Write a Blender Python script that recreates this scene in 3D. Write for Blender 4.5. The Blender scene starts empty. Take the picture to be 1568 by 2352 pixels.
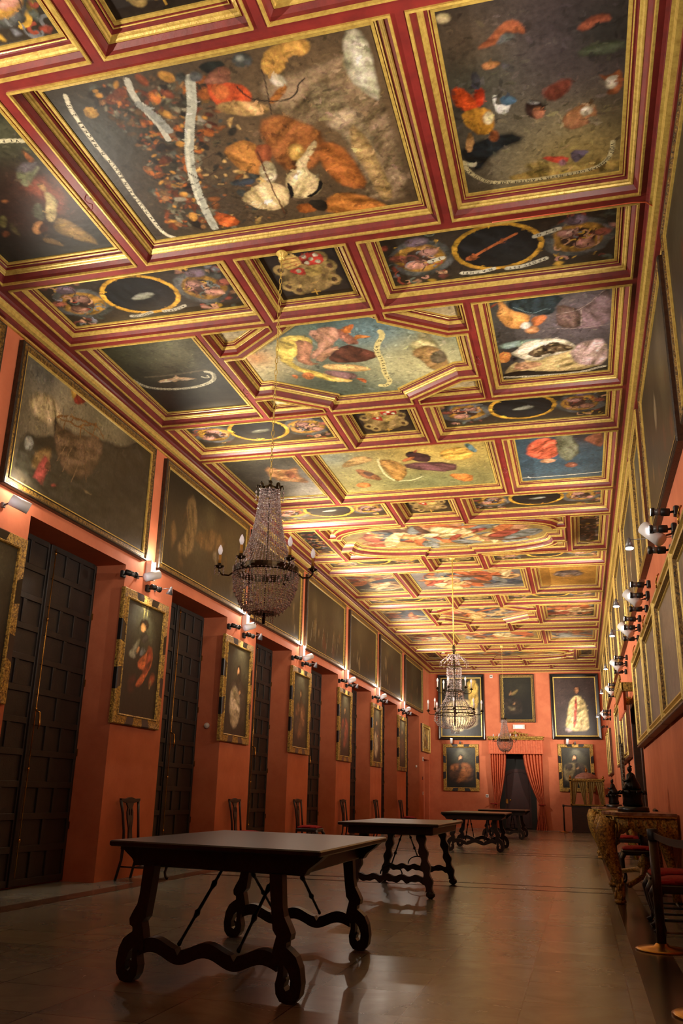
import bpy, math, random, json
import numpy as np
from mathutils import Matrix, Vector
from mathutils.geometry import tessellate_polygon

SC = bpy.context.scene
COL = SC.collection
PI = math.pi
# ---------------------------------------------------------------- room measures (metres)
XL, XR, YE, YB = -5.95, 1.05, 36.5, -3.0       # pier faces, right wall, end wall, wall behind the camera
ZS, ZC = 6.20, 6.08                            # soffit of the ceiling beams, foot of the cornice
XREC = -6.45                                   # back of the shutter recesses

# ---------------------------------------------------------------- object helpers
def tag(o, label=None, cat=None, group=None, kind=None):
    if label: o['label'] = label
    if cat: o['category'] = cat
    if group: o['group'] = group
    if kind: o['kind'] = kind
    return o

def thing(name, label, cat, loc=(0, 0, 0), rz=0.0, group=None):
    o = bpy.data.objects.new(name, None)
    COL.objects.link(o)
    o.empty_display_size = .1
    o.location = loc
    o.rotation_euler = (0, 0, rz)
    return tag(o, label, cat, group)

def copy_tree(o, parent=None, loc=None, rz=None, label=None, group=None):
    c = o.copy(); COL.objects.link(c)
    if parent: c.parent = parent
    if loc is not None: c.location = loc
    if rz is not None: c.rotation_euler = (0, 0, rz)
    if label: c['label'] = label
    if group: c['group'] = group
    for ch in list(o.children):
        if ch.type != 'LIGHT': copy_tree(ch, c)
    return c

def noise_node(nt, scale, detail=4, rough=.6, vec=None):
    n = nt.nodes.new('ShaderNodeTexNoise'); n.inputs['Scale'].default_value = scale
    n.inputs['Detail'].default_value = detail; n.inputs['Roughness'].default_value = rough
    if vec: nt.links.new(vec, n.inputs['Vector'])
    return n

def lin(c):
    return tuple(((v/255)/12.92 if v/255 <= .04045 else ((v/255+.055)/1.055)**2.4) for v in c)

def mat(name, c1, c2=None, rough=.5, metal=0.0, scale=6.0, bump=0.0, bscale=60., spec=.5, lo=.35, hi=.65, stretch=None, coat=0.0, trans=0.0, emit=None, estr=0.0, rough2=None):
    m = bpy.data.materials.new(name); m.use_nodes = True
    nt = m.node_tree; b = nt.nodes['Principled BSDF']
    b.inputs['Roughness'].default_value = rough; b.inputs['Metallic'].default_value = metal
    b.inputs['Specular IOR Level'].default_value = spec
    b.inputs['Coat Weight'].default_value = coat
    b.inputs['Transmission Weight'].default_value = trans
    tc = nt.nodes.new('ShaderNodeTexCoord'); vec = tc.outputs['Object']
    if stretch:
        mp = nt.nodes.new('ShaderNodeMapping'); mp.inputs['Scale'].default_value = stretch
        nt.links.new(vec, mp.inputs['Vector']); vec = mp.outputs['Vector']
    a = lin(c1)+(1,)
    b.inputs['Base Color'].default_value = a
    if c2:
        n = noise_node(nt, scale, 6, .65, vec)
        r = nt.nodes.new('ShaderNodeValToRGB')
        r.color_ramp.elements[0].position = lo; r.color_ramp.elements[1].position = hi
        r.color_ramp.elements[0].color = a; r.color_ramp.elements[1].color = lin(c2)+(1,)
        nt.links.new(n.outputs['Fac'], r.inputs['Fac']); nt.links.new(r.outputs['Color'], b.inputs['Base Color'])
        if rough2 is not None:
            mr = nt.nodes.new('ShaderNodeMapRange'); mr.inputs['From Min'].default_value = lo; mr.inputs['From Max'].default_value = hi
            mr.inputs['To Min'].default_value = rough; mr.inputs['To Max'].default_value = rough2
            nt.links.new(n.outputs['Fac'], mr.inputs['Value']); nt.links.new(mr.outputs['Result'], b.inputs['Roughness'])
    if bump:
        n2 = noise_node(nt, bscale, 3, .6, vec)
        bp = nt.nodes.new('ShaderNodeBump'); bp.inputs['Strength'].default_value = bump; bp.inputs['Distance'].default_value = .01
        nt.links.new(n2.outputs['Fac'], bp.inputs['Height']); nt.links.new(bp.outputs['Normal'], b.inputs['Normal'])
    if emit:
        b.inputs['Emission Color'].default_value = lin(emit)+(1,); b.inputs['Emission Strength'].default_value = estr
    return m

M = {}
M['coral'] = mat('coral_plaster', (206, 120, 84), (192, 107, 74), rough=.75, scale=2.2, bump=.12, bscale=45, spec=.25)
M['red'] = mat('red_lacquer', (122, 38, 33), (100, 31, 28), rough=.42, scale=5, bump=.1, bscale=30, spec=.45)
M['red2'] = mat('worn_red_paint', (118, 40, 34), (96, 34, 30), rough=.42, scale=9, bump=.1, bscale=30)
M['gold'] = mat('gilded_moulding', (200, 170, 86), (152, 118, 50), rough=.36, metal=.3, scale=22, lo=.40, hi=.8, bump=.2, bscale=60, stretch=(1, 1, 1))
M['goldl'] = mat('bright_gilding', (214, 184, 96), (164, 130, 58), rough=.34, metal=.3, scale=22, lo=.45, hi=.8, bump=.2, bscale=60)
M['carved'] = mat('carved_gilding', (206, 164, 72), (92, 62, 26), rough=.42, metal=.35, scale=38, lo=.38, hi=.62, bump=1.0, bscale=55)
M['carvedd'] = mat('tarnished_carved_gilding', (150, 112, 46), (48, 34, 18), rough=.45, metal=.3, scale=34, lo=.36, hi=.64, bump=1.0, bscale=50)
M['ebony'] = mat('ebonised_wood', (26, 20, 17), (14, 11, 10), rough=.28, scale=6, spec=.5)
M['framedark'] = mat('dark_frame_wood', (58, 44, 28), (30, 24, 18), rough=.4, scale=20, bump=.3)
M['framebrown'] = mat('brown_frame_wood', (108, 74, 52), (84, 54, 38), rough=.5, scale=12, stretch=(1, 1, 6))
M['walnut'] = mat('dark_walnut', (40, 26, 19), (22, 15, 12), rough=.38, scale=5, stretch=(8, 1, 8), bump=.15)
M['walnuttop'] = mat('polished_walnut_top', (46, 30, 22), (28, 19, 15), rough=.3, scale=4, stretch=(9, 1, 1), bump=.08)
M['shutter'] = mat('dark_stained_shutter_wood', (44, 35, 29), (31, 26, 22), rough=.55, scale=5, stretch=(1, 6, 1), bump=.2)
M['iron'] = mat('wrought_iron', (26, 24, 24), rough=.45, metal=.7)
M['brass'] = mat('polished_brass', (200, 150, 70), (150, 100, 44), rough=.25, metal=.9, scale=8)
M['brassd'] = mat('dull_brass_post', (74, 56, 36), (50, 38, 26), rough=.35, metal=.7, scale=8)
M['bronze'] = mat('dark_bronze', (34, 29, 24), (18, 16, 14), rough=.35, metal=.7, scale=12)
M['bronzeg'] = mat('old_gilt_bronze', (86, 68, 38), (34, 28, 20), rough=.4, metal=.7, scale=30)
M['black'] = mat('black_plastic', (16, 16, 17), rough=.45)
M['grey'] = mat('grey_metal', (120, 118, 118), rough=.4, metal=.5)
M['white'] = mat('white_lamp_shade', (225, 222, 222), rough=.5)
M['plate'] = mat('white_plate', (222, 212, 204), rough=.6)
M['velvet'] = mat('crimson_velvet', (150, 34, 34), (118, 24, 26), rough=.85, scale=12, bump=.2, bscale=90, spec=.2)
M['curtain'] = mat('coral_damask', (212, 112, 72), (184, 88, 54), rough=.7, scale=14, bump=.2, bscale=30)
M['yellowcloth'] = mat('faded_gold_silk', (150, 126, 66), (120, 98, 50), rough=.75, scale=20)
M['reddoor'] = mat('deep_red_door_leather', (48, 12, 12), (34, 9, 10), rough=.5, scale=7)
M['void'] = mat('dark_green_door_surround', (18, 20, 15), (12, 13, 10), rough=.7, scale=5)
M['crystal'] = mat('cut_crystal', (232, 212, 210), rough=.16, trans=.2, spec=1.0)
M['crystalb'] = mat('bright_cut_crystal', (240, 226, 228), rough=.08, metal=.75)
M['bulb'] = mat('frosted_candle_bulb', (214, 204, 206), rough=.35, emit=(255, 235, 225), estr=.12)
M['candle'] = mat('amber_candle_sleeve', (196, 140, 54), rough=.5)
M['candlew'] = mat('white_candle_sleeve', (220, 210, 200), rough=.5)
M['lamp'] = mat('lit_lamp_mouth', (255, 250, 255), rough=.5, emit=(255, 246, 250), estr=14)
M['lampw'] = mat('lit_lamp_window', (255, 250, 245), rough=.5, emit=(255, 236, 220), estr=5)
M['flare'] = mat('bare_bright_lamp', (255, 250, 245), rough=.5, emit=(255, 240, 225), estr=60)
M['marbletop'] = mat('veined_brown_marble', (120, 84, 62), (190, 160, 130), rough=.2, scale=7, lo=.45, hi=.75)
M['ink'] = mat('painted_lettering', (34, 28, 24), rough=.6)
M['cable'] = mat('orange_cable', (190, 84, 44), rough=.5)
M['pinkdome'] = mat('painted_dome', (176, 120, 104), (140, 92, 80), rough=.5, scale=9)
M['dkwood'] = mat('brown_cabinet_wood', (64, 36, 22), (40, 24, 16), rough=.4, scale=6, stretch=(1, 1, 5))
M['mirrorframe'] = mat('silvered_carving', (110, 96, 78), (50, 42, 34), rough=.4, metal=.4, scale=26, bump=.8, bscale=40)

# oil paint: colours come from the painted surface itself, with a varnish
m = bpy.data.materials.new('varnished_oil_paint'); m.use_nodes = True
nt = m.node_tree; b = nt.nodes['Principled BSDF']
at = nt.nodes.new('ShaderNodeAttribute'); at.attribute_name = 'paint'
tc = nt.nodes.new('ShaderNodeTexCoord')
nz = noise_node(nt, 26, 6, .7, tc.outputs['Object'])
mr = nt.nodes.new('ShaderNodeMapRange'); mr.inputs['From Min'].default_value = .3; mr.inputs['From Max'].default_value = .7
mr.inputs['To Min'].default_value = .72; mr.inputs['To Max'].default_value = 1.28
mx = nt.nodes.new('ShaderNodeMix'); mx.data_type = 'RGBA'; mx.blend_type = 'MULTIPLY'; mx.inputs['Factor'].default_value = 1
nt.links.new(nz.outputs['Fac'], mr.inputs['Value'])
nt.links.new(at.outputs['Color'], mx.inputs['A']); nt.links.new(mr.outputs['Result'], mx.inputs['B'])
nt.links.new(mx.outputs['Result'], b.inputs['Base Color'])
b.inputs['Roughness'].default_value = .42; b.inputs['Specular IOR Level'].default_value = .45
nb = noise_node(nt, 9, 3, .5, tc.outputs['Object'])
bp = nt.nodes.new('ShaderNodeBump'); bp.inputs['Strength'].default_value = .12; bp.inputs['Distance'].default_value = .02
nt.links.new(nb.outputs['Fac'], bp.inputs['Height']); nt.links.new(bp.outputs['Normal'], b.inputs['Normal'])
M['paint'] = m

# marble floor
def floor_mat():
    m = bpy.data.materials.new('marble_paving'); m.use_nodes = True
    nt = m.node_tree; b = nt.nodes['Principled BSDF']
    tc = nt.nodes.new('ShaderNodeTexCoord')
    sep = nt.nodes.new('ShaderNodeSeparateXYZ'); nt.links.new(tc.outputs['Object'], sep.inputs['Vector'])
    def math_(op, a, bb=None, c=None):
        n = nt.nodes.new('ShaderNodeMath'); n.operation = op
        for i, v in enumerate((a, bb, c)):
            if v is None: continue
            if isinstance(v, (int, float)): n.inputs[i].default_value = v
            else: nt.links.new(v, n.inputs[i])
        return n.outputs[0]
    T = .60
    fx = math_('FLOOR', math_('DIVIDE', math_('ADD', sep.outputs['X'], 20.2), T))
    fy = math_('FLOOR', math_('DIVIDE', math_('ADD', sep.outputs['Y'], 20.1), T))
    cx = math_('ABSOLUTE', math_('SUBTRACT', math_('FRACT', math_('DIVIDE', math_('ADD', sep.outputs['X'], 20.2), T)), .5))
    cy = math_('ABSOLUTE', math_('SUBTRACT', math_('FRACT', math_('DIVIDE', math_('ADD', sep.outputs['Y'], 20.1), T)), .5))
    joint = math_('GREATER_THAN', math_('MAXIMUM', cx, cy), .493)
    cb = nt.nodes.new('ShaderNodeCombineXYZ'); nt.links.new(fx, cb.inputs[0]); nt.links.new(fy, cb.inputs[1])
    wn = nt.nodes.new('ShaderNodeTexWhiteNoise'); wn.noise_dimensions = '3D'; nt.links.new(cb.outputs[0], wn.inputs['Vector'])
    ofs = nt.nodes.new('ShaderNodeVectorMath'); ofs.operation = 'MULTIPLY_ADD'
    nt.links.new(wn.outputs['Color'], ofs.inputs[0]); ofs.inputs[1].default_value = (9, 9, 9); nt.links.new(tc.outputs['Object'], ofs.inputs[2])
    n1 = noise_node(nt, 1.6, 8, .62, ofs.outputs[0]); n1.inputs['Distortion'].default_value = 1.2
    r = nt.nodes.new('ShaderNodeValToRGB')
    e = r.color_ramp.elements; e[0].position = .3; e[0].color = lin((142, 144, 134))+(1,); e[1].position = .72; e[1].color = lin((104, 103, 94))+(1,)
    e2 = r.color_ramp.elements.new(.5); e2.color = lin((128, 128, 118))+(1,)
    nt.links.new(n1.outputs['Fac'], r.inputs['Fac'])
    hv = nt.nodes.new('ShaderNodeMapRange'); hv.inputs['To Min'].default_value = .78; hv.inputs['To Max'].default_value = 1.06
    nt.links.new(wn.outputs['Value'], hv.inputs['Value'])
    mx = nt.nodes.new('ShaderNodeMix'); mx.data_type = 'RGBA'; mx.blend_type = 'MULTIPLY'; mx.inputs['Factor'].default_value = 1
    nt.links.new(r.outputs['Color'], mx.inputs['A']); nt.links.new(hv.outputs['Result'], mx.inputs['B'])
    mj = nt.nodes.new('ShaderNodeMix'); mj.data_type = 'RGBA'; nt.links.new(joint, mj.inputs['Factor'])
    nt.links.new(mx.outputs['Result'], mj.inputs['A']); mj.inputs['B'].default_value = lin((70, 64, 56))+(1,)
    nt.links.new(mj.outputs['Result'], b.inputs['Base Color'])
    rr = nt.nodes.new('ShaderNodeMapRange'); rr.inputs['To Min'].default_value = .16; rr.inputs['To Max'].default_value = .34
    nt.links.new(n1.outputs['Fac'], rr.inputs['Value']); nt.links.new(rr.outputs['Result'], b.inputs['Roughness'])
    bp = nt.nodes.new('ShaderNodeBump'); bp.inputs['Strength'].default_value = .05; bp.inputs['Distance'].default_value = .01
    n3 = noise_node(nt, 6, 2, .5, tc.outputs['Object']); nt.links.new(n3.outputs['Fac'], bp.inputs['Height']); nt.links.new(bp.outputs['Normal'], b.inputs['Normal'])
    return m
M['floor'] = floor_mat()
M['darkmarble'] = mat('dark_veined_marble', (40, 33, 28), (84, 70, 58), rough=.2, scale=3.5, lo=.5, hi=.85)
M['darkmarble2'] = mat('red_veined_marble', (70, 48, 38), (120, 92, 74), rough=.25, scale=6, lo=.4, hi=.75)

# ---------------------------------------------------------------- mesh builder
class MB:
    def __init__(s): s.v = []; s.f = []; s.m = []; s.sm = []
    def add(s, vs, fs, mi=0, smooth=False):
        o = len(s.v); s.v.extend([tuple(p) for p in vs])
        for i, f in enumerate(fs):
            s.f.append(tuple(o+k for k in f)); s.m.append(mi[i] if isinstance(mi, (list, tuple)) else mi); s.sm.append(smooth)
        return s
    def box(s, a, b, mi=0, bev=0.0):
        x0, y0, z0 = a; x1, y1, z1 = b
        if bev <= 0:
            vs = [(x0, y0, z0), (x1, y0, z0), (x1, y1, z0), (x0, y1, z0), (x0, y0, z1), (x1, y0, z1), (x1, y1, z1), (x0, y1, z1)]
            return s.add(vs, [(0, 3, 2, 1), (4, 5, 6, 7), (0, 1, 5, 4), (1, 2, 6, 5), (2, 3, 7, 6), (3, 0, 4, 7)], mi)
        k = bev
        rings = [(z0, k), (z0+k, 0), (z1-k, 0), (z1, k)]
        vs = []
        for z, i in rings:
            j = k
            vs += [(x0+i+j, y0+i, z), (x1-i-j, y0+i, z), (x1-i, y0+i+j, z), (x1-i, y1-i-j, z), (x1-i-j, y1-i, z), (x0+i+j, y1-i, z), (x0+i, y1-i-j, z), (x0+i, y0+i+j, z)]
        fs = [tuple(reversed(range(8))), tuple(range(24, 32))]
        for r in range(3):
            for q in range(8):
                fs.append((r*8+q, r*8+(q+1) % 8, (r+1)*8+(q+1) % 8, (r+1)*8+q))
        return s.add(vs, fs, mi)
    def tube(s, pts, rad, n=8, mi=0, closed=False, cap=True, smooth=True, squash=None):
        pts = [Vector(p) for p in pts]; L = len(pts)
        rad = [rad]*L if isinstance(rad, (int, float)) else rad
        vs = []; prev = None
        for i, p in enumerate(pts):
            if closed: t = pts[(i+1) % L]-pts[i-1]
            else: t = pts[min(i+1, L-1)]-pts[max(i-1, 0)]
            t = t.normalized() if t.length > 1e-9 else Vector((0, 0, 1))
            if prev is None:
                a = Vector((0, 0, 1)) if abs(t.z) < .9 else Vector((1, 0, 0))
                u = t.cross(a).normalized()
            else:
                u = prev - t*prev.dot(t); u = u.normalized() if u.length > 1e-6 else t.orthogonal().normalized()
            prev = u; w = t.cross(u)
            for k in range(n):
                a = 2*PI*k/n
                ru, rw = (rad[i], rad[i]) if squash is None else (rad[i]*squash[0], rad[i]*squash[1])
                vs.append(p+u*math.cos(a)*ru+w*math.sin(a)*rw)
        fs = []
        for i in range(L if closed else L-1):
            j = (i+1) % L
            for k in range(n):
                fs.append((i*n+k, i*n+(k+1) % n, j*n+(k+1) % n, j*n+k))
        if cap and not closed: fs += [tuple(reversed(range(n))), tuple(range((L-1)*n, L*n))]
        return s.add(vs, fs, mi, smooth)
    def lathe(s, prof, n=16, c=(0, 0, 0), mi=0, smooth=True, axis='z', xs=1.0, ys=1.0):
        vs = []
        for r, z in prof:
            for k in range(n):
                a = 2*PI*k/n
                x, y = math.cos(a)*r*xs, math.sin(a)*r*ys
                q = (x, y, z) if axis == 'z' else ((z, x, y) if axis == 'x' else (x, z, y))
                vs.append((c[0]+q[0], c[1]+q[1], c[2]+q[2]))
        fs = []
        for i in range(len(prof)-1):
            for k in range(n):
                fs.append((i*n+k, i*n+(k+1) % n, (i+1)*n+(k+1) % n, (i+1)*n+k))
        fs += [tuple(reversed(range(n))), tuple(range((len(prof)-1)*n, len(prof)*n))]
        return s.add(vs, fs, mi, smooth)
    def prism(s, outer, holes=(), t=.05, frame=None, mi=0, smooth=False):
        """polygon in (a,b) extruded +-t/2 along the third axis; frame maps (a,b,c) to xyz"""
        fr = frame or (lambda a, b, c: (a, c, b))
        loops = [list(outer)]+[list(h) for h in holes]
        tri = tessellate_polygon([[Vector((p[0], p[1], 0)) for p in l] for l in loops])
        flat = [p for l in loops for p in l]; n = len(flat)
        vs = [fr(p[0], p[1], -t/2) for p in flat]+[fr(p[0], p[1], t/2) for p in flat]
        fs = [tuple(q) for q in tri]+[tuple(n+k for k in reversed(q)) for q in tri]
        o = 0
        for l in loops:
            L = len(l)
            for k in range(L):
                a, c = o+k, o+(k+1) % L
                fs.append((a, c, n+c, n+a))
            o += L
        return s.add(vs, fs, mi, smooth)
    def xf(s, fn, start=0):
        s.v[start:] = [tuple(fn(*p)) for p in s.v[start:]]; return s
    def build(s, name, mats, parent=None, loc=None):
        me = bpy.data.meshes.new(name)
        me.from_pydata(s.v, [], s.f)
        for mm in (mats if isinstance(mats, (list, tuple)) else [mats]): me.materials.append(mm)
        me.polygons.foreach_set('material_index', s.m); me.polygons.foreach_set('use_smooth', s.sm)
        me.update()
        o = bpy.data.objects.new(name, me); COL.objects.link(o)
        if parent: o.parent = parent
        if loc: o.location = loc
        return o

def struct(name, mb, mats):
    return tag(mb.build(name, mats), kind='structure')

def inset(poly, d):
    """offset a ccw polygon inwards by d with mitred corners"""
    n = len(poly); out = []
    for i in range(n):
        p0 = Vector(poly[i-1]); p1 = Vector(poly[i]); p2 = Vector(poly[(i+1) % n])
        e1 = (p1-p0).normalized(); e2 = (p2-p1).normalized()
        n1 = Vector((-e1.y, e1.x)); n2 = Vector((-e2.y, e2.x))
        k = 1+n1.dot(n2)
        q = p1+(n1+n2)*(d/max(k, .2))
        out.append((q.x, q.y))
    return out

def sweep(mb, poly, prof, mis, z0=0.0, fr=None, smooth=False):
    """sweep profile [(d, z)] round a polygon, d measured inwards"""
    n = len(poly); rings = [inset(poly, d) for d, z in prof]
    vs = []
    for (d, z), r in zip(prof, rings): vs += [(p[0], p[1], z0+z) for p in r]
    if fr: vs = [fr(*p) for p in vs]
    fs = []; ms = []
    for i in range(len(prof)-1):
        for k in range(n):
            fs.append((i*n+k, i*n+(k+1) % n, (i+1)*n+(k+1) % n, (i+1)*n+k)); ms.append(mis[i] if not callable(mis) else mis(i, k))
    mb.add(vs, fs, ms, smooth)

def inpoly(px, py, poly):
    ins = np.zeros(px.shape, bool); n = len(poly)
    for i in range(n):
        x0, y0 = poly[i]; x1, y1 = poly[(i+1) % n]
        if y0 == y1: continue
        c = (y0 > py) != (y1 > py)
        ins ^= c & (px < (x1-x0)*(py-y0)/(y1-y0)+x0)
    return ins

# ---------------------------------------------------------------- painter (pictures are painted on their own canvas surface, in metres)
def vnoise(x, y, seed):
    rs = np.random.RandomState(seed); g = rs.rand(64, 64)
    xi = np.floor(x).astype(int); yi = np.floor(y).astype(int); fx = x-xi; fy = y-yi
    fx = fx*fx*(3-2*fx); fy = fy*fy*(3-2*fy)
    a = g[xi % 64, yi % 64]; b_ = g[(xi+1) % 64, yi % 64]; c = g[xi % 64, (yi+1) % 64]; d = g[(xi+1) % 64, (yi+1) % 64]
    return (a*(1-fx)+b_*fx)*(1-fy)+(c*(1-fx)+d*fx)*fy

def fbm(x, y, seed, o=4):
    t = 0; a = .5
    for i in range(o):
        t = t+a*vnoise(x, y, seed+i); x = x*2.03+7.1; y = y*2.03+3.3; a *= .5
    return t/(1-.5**o)

def rgb(c):
    if isinstance(c, int): c = ((c >> 16) & 255, (c >> 8) & 255, c & 255)
    return np.array(lin(c))

def o_ribbon(o): return o[0] == 'L' and o[1] in (0xe1d5b4, 0xe1d8b4, 0xcdbe8c, 0xe4d28c, 0xe1d7b9)

def paint(W, H, cell, ops, seed=1, warp=.02, clip=None, base=(40, 34, 26), gain=1.0):
    nx = max(6, int(W/cell)+1); ny = max(6, int(H/cell)+1)
    xs = np.linspace(0, W, nx); ys = np.linspace(0, H, ny)
    X, Y = np.meshgrid(xs, ys)
    wx = X+(fbm(X*7, Y*7, seed)-.5)*2*warp+(fbm(X*26, Y*26, seed+5)-.5)*warp*.5
    wy = Y+(fbm(X*7+31, Y*7+11, seed+2)-.5)*2*warp+(fbm(X*26+9, Y*26, seed+6)-.5)*warp*.5
    C = np.zeros((ny, nx, 3)); C[:] = rgb(base)
    mod = .7+.6*fbm(X*3, Y*3, seed+9); C *= mod[..., None]
    def blend(sl, al, col):
        C[sl] = C[sl]*(1-al[..., None])+col*al[..., None]
    def box_(x0, x1, y0, y1):
        i0 = max(0, int(np.searchsorted(xs, x0))-1); i1 = min(nx, int(np.searchsorted(xs, x1))+2)
        j0 = max(0, int(np.searchsorted(ys, y0))-1); j1 = min(ny, int(np.searchsorted(ys, y1))+2)
        if i1 <= i0 or j1 <= j0: return None
        return (slice(j0, j1), slice(i0, i1))
    def segd(px, py, a, b):
        dx, dy = b[0]-a[0], b[1]-a[1]; L = dx*dx+dy*dy+1e-12
        t = np.clip(((px-a[0])*dx+(py-a[1])*dy)/L, 0, 1)
        return np.hypot(px-a[0]-t*dx, py-a[1]-t*dy)
    def smooth(pts, closed=True, it=2):
        for _ in range(it):
            q = []; n = len(pts)
            if not closed: q.append(pts[0])
            for i in range(n if closed else n-1):
                a, b_ = pts[i], pts[(i+1) % n]
                q += [(a[0]*.75+b_[0]*.25, a[1]*.75+b_[1]*.25), (a[0]*.25+b_[0]*.75, a[1]*.25+b_[1]*.75)]
            if not closed: q.append(pts[-1])
            pts = q
        return pts
    def poly(pts, col, soft, shade=True):
        if shade and len(pts) < 16: pts = smooth(pts, True, 1)
        a = np.array(pts); mgn = soft*2+warp*2
        sl = box_(a[:, 0].min()-mgn, a[:, 0].max()+mgn, a[:, 1].min()-mgn, a[:, 1].max()+mgn)
        if sl is None: return
        px, py = wx[sl], wy[sl]
        d = np.full(px.shape, 9.); n = len(pts)
        for i in range(n): d = np.minimum(d, segd(px, py, pts[i], pts[(i+1) % n]))
        d = np.where(inpoly(px, py, pts), -d, d)
        al = np.clip(.5-d/(2*soft), 0, 1)
        c = rgb(col)[None, None, :]*np.ones(px.shape+(1,))
        if shade:
            th = a[0, 0]*9+a[0, 1]*5; u_ = px*math.cos(th)+py*math.sin(th); v_ = py*math.cos(th)-px*math.sin(th)
            k = fbm(u_*13+3, v_*4.5, seed+21, 4)
            k2 = fbm(px*60, py*60, seed+23, 2)
            f = np.clip(1+(k-.5)*2.3+(k2-.5)*.3, .3, 1.6)*(.68+.42*np.clip(-d/.07, 0, 1))
            c = c*f[..., None]; c = c*np.stack([np.ones_like(f), 1+(k2-.5)*.25, 1+(k-.5)*.5], -1)
        blend(sl, al, c)
    def line(pts, col, w):
        if len(pts) < 16: pts = smooth(pts, False, 2)
        a = np.array(pts); mgn = w+warp
        sl = box_(a[:, 0].min()-mgn, a[:, 0].max()+mgn, a[:, 1].min()-mgn, a[:, 1].max()+mgn)
        if sl is None: return
        px, py = (wx[sl], wy[sl]) if w < .03 else (X[sl]*.75+wx[sl]*.25, Y[sl]*.75+wy[sl]*.25)
        d = np.full(px.shape, 9.)
        for i in range(len(pts)-1): d = np.minimum(d, segd(px, py, pts[i], pts[i+1]))
        blend(sl, np.clip((w/2-d)/.006+.5, 0, 1), rgb(col)[None, None, :]*np.ones(px.shape+(1,)))
    R = random.Random(seed)
    ops = list(ops); late = [i for i in range(len(ops)-1) if ops[i][0] == 'L' and (ops[i+1][0] == 'T' or o_ribbon(ops[i]))]
    order = [ops[i] for i in range(len(ops)) if i not in late]+[['D']]+[ops[i] for i in late]
    for o in order:
        k = o[0]
        if k == 'D':
            nd = int(min(700, W*H*150)*min(1, (.014/cell)**.7))
            for _ in range(nd):
                x = R.uniform(.02, .98)*W; y = R.uniform(.02, .98)*H; i = min(nx-1, int(x/W*(nx-1))); j = min(ny-1, int(y/H*(ny-1)))
                base_c = C[j, i]; f = R.choice((.45, .6, 1.35, 1.7)); cc = np.clip(base_c*f*np.array((1, R.uniform(.9, 1.1), R.uniform(.8, 1.2))), 0, .9)
                r = R.uniform(.012, .05); an = R.uniform(0, PI); el = R.uniform(.18, .5); ca, sa = math.cos(an), math.sin(an); bd = R.uniform(-.5, .5)
                q = [(x+r*math.cos(t)*ca-(r*el*math.sin(t)+bd*r*math.cos(t)**2)*sa, y+r*math.cos(t)*sa+(r*el*math.sin(t)+bd*r*math.cos(t)**2)*ca) for t in (0, .7, 1.4, 2.1, 2.8, 3.5, 4.2, 4.9, 5.6)]
                sl = box_(x-r*2, x+r*2, y-r*2, y+r*2)
                if sl is None: continue
                ins = inpoly(X[sl], Y[sl], q)
                blend(sl, ins*R.uniform(.35, .8), cc)
            continue
        if k in 'PLST': pts = [(o[2][i]/1000, o[2][i+1]/1000) for i in range(0, len(o[2]), 2)]
        if k == 'G':
            cx, cy = o[2][0]/1000, o[2][1]/1000; r = max(o[3]/1000, .02)
            al = o[4]*np.exp(-((wx-cx)**2+(wy-cy)**2)/(2*(r*.75)**2)) if r < 8 else np.full(X.shape, float(o[4]))
            blend((slice(None), slice(None)), al, rgb(o[1])*(.6+.8*fbm(X*4, Y*4, seed+3))[..., None])
        elif k == 'P': poly(pts, o[1], o[3]/1000)
        elif k == 'L': line(pts, o[1], o[3]/1000)
        elif k == 'S':
            a = np.array(pts); x0, x1, y0, y1 = a[:, 0].min(), a[:, 0].max(), a[:, 1].min(), a[:, 1].max()
            n = 0; tries = 0; R2 = random.Random(o[5])
            while n < o[3] and tries < o[3]*20:
                tries += 1; x = R2.uniform(x0, x1); y = R2.uniform(y0, y1)
                if not inpoly(np.array([x]), np.array([y]), pts)[0]: continue
                n += 1; r = o[4]/1000*R2.choice((.5, .8, 1.1, 1.6, 2.6)); el = R2.uniform(.2, .8); an = R2.uniform(0, PI); ca, sa = math.cos(an), math.sin(an)
                q = [(x+r*math.cos(t)*ca-r*el*math.sin(t)*sa, y+r*math.cos(t)*sa+r*el*math.sin(t)*ca) for t in (0, .9, 1.8, 2.7, 3.6, 4.5, 5.4)]
                poly(q, R2.choice(o[1]), .009, r > o[4]/1000*1.5)
    C = np.clip(C*(.8+.4*fbm(X*31, Y*23, seed+40, 3))[..., None], 0, 1)*gain
    return xs, ys, C

GLY = {}
def glyph(ch):
    if ch in GLY: return GLY[ch]
    cu = bpy.data.curves.new('g', 'FONT'); cu.body = ch; cu.size = 1.0
    ob = bpy.data.objects.new('g', cu); COL.objects.link(ob)
    me = ob.evaluated_get(bpy.context.evaluated_depsgraph_get()).to_mesh()
    vs = [(v.co.x, v.co.y) for v in me.vertices]; fs = [tuple(p.vertices) for p in me.polygons]
    w = max([v[0] for v in vs])-min([v[0] for v in vs]) if vs else .25
    x0 = min([v[0] for v in vs]) if vs else 0
    COL.objects.unlink(ob); bpy.data.objects.remove(ob)
    GLY[ch] = ([(x-x0-w/2, y-.35) for x, y in vs], fs, w)
    return GLY[ch]

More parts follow.
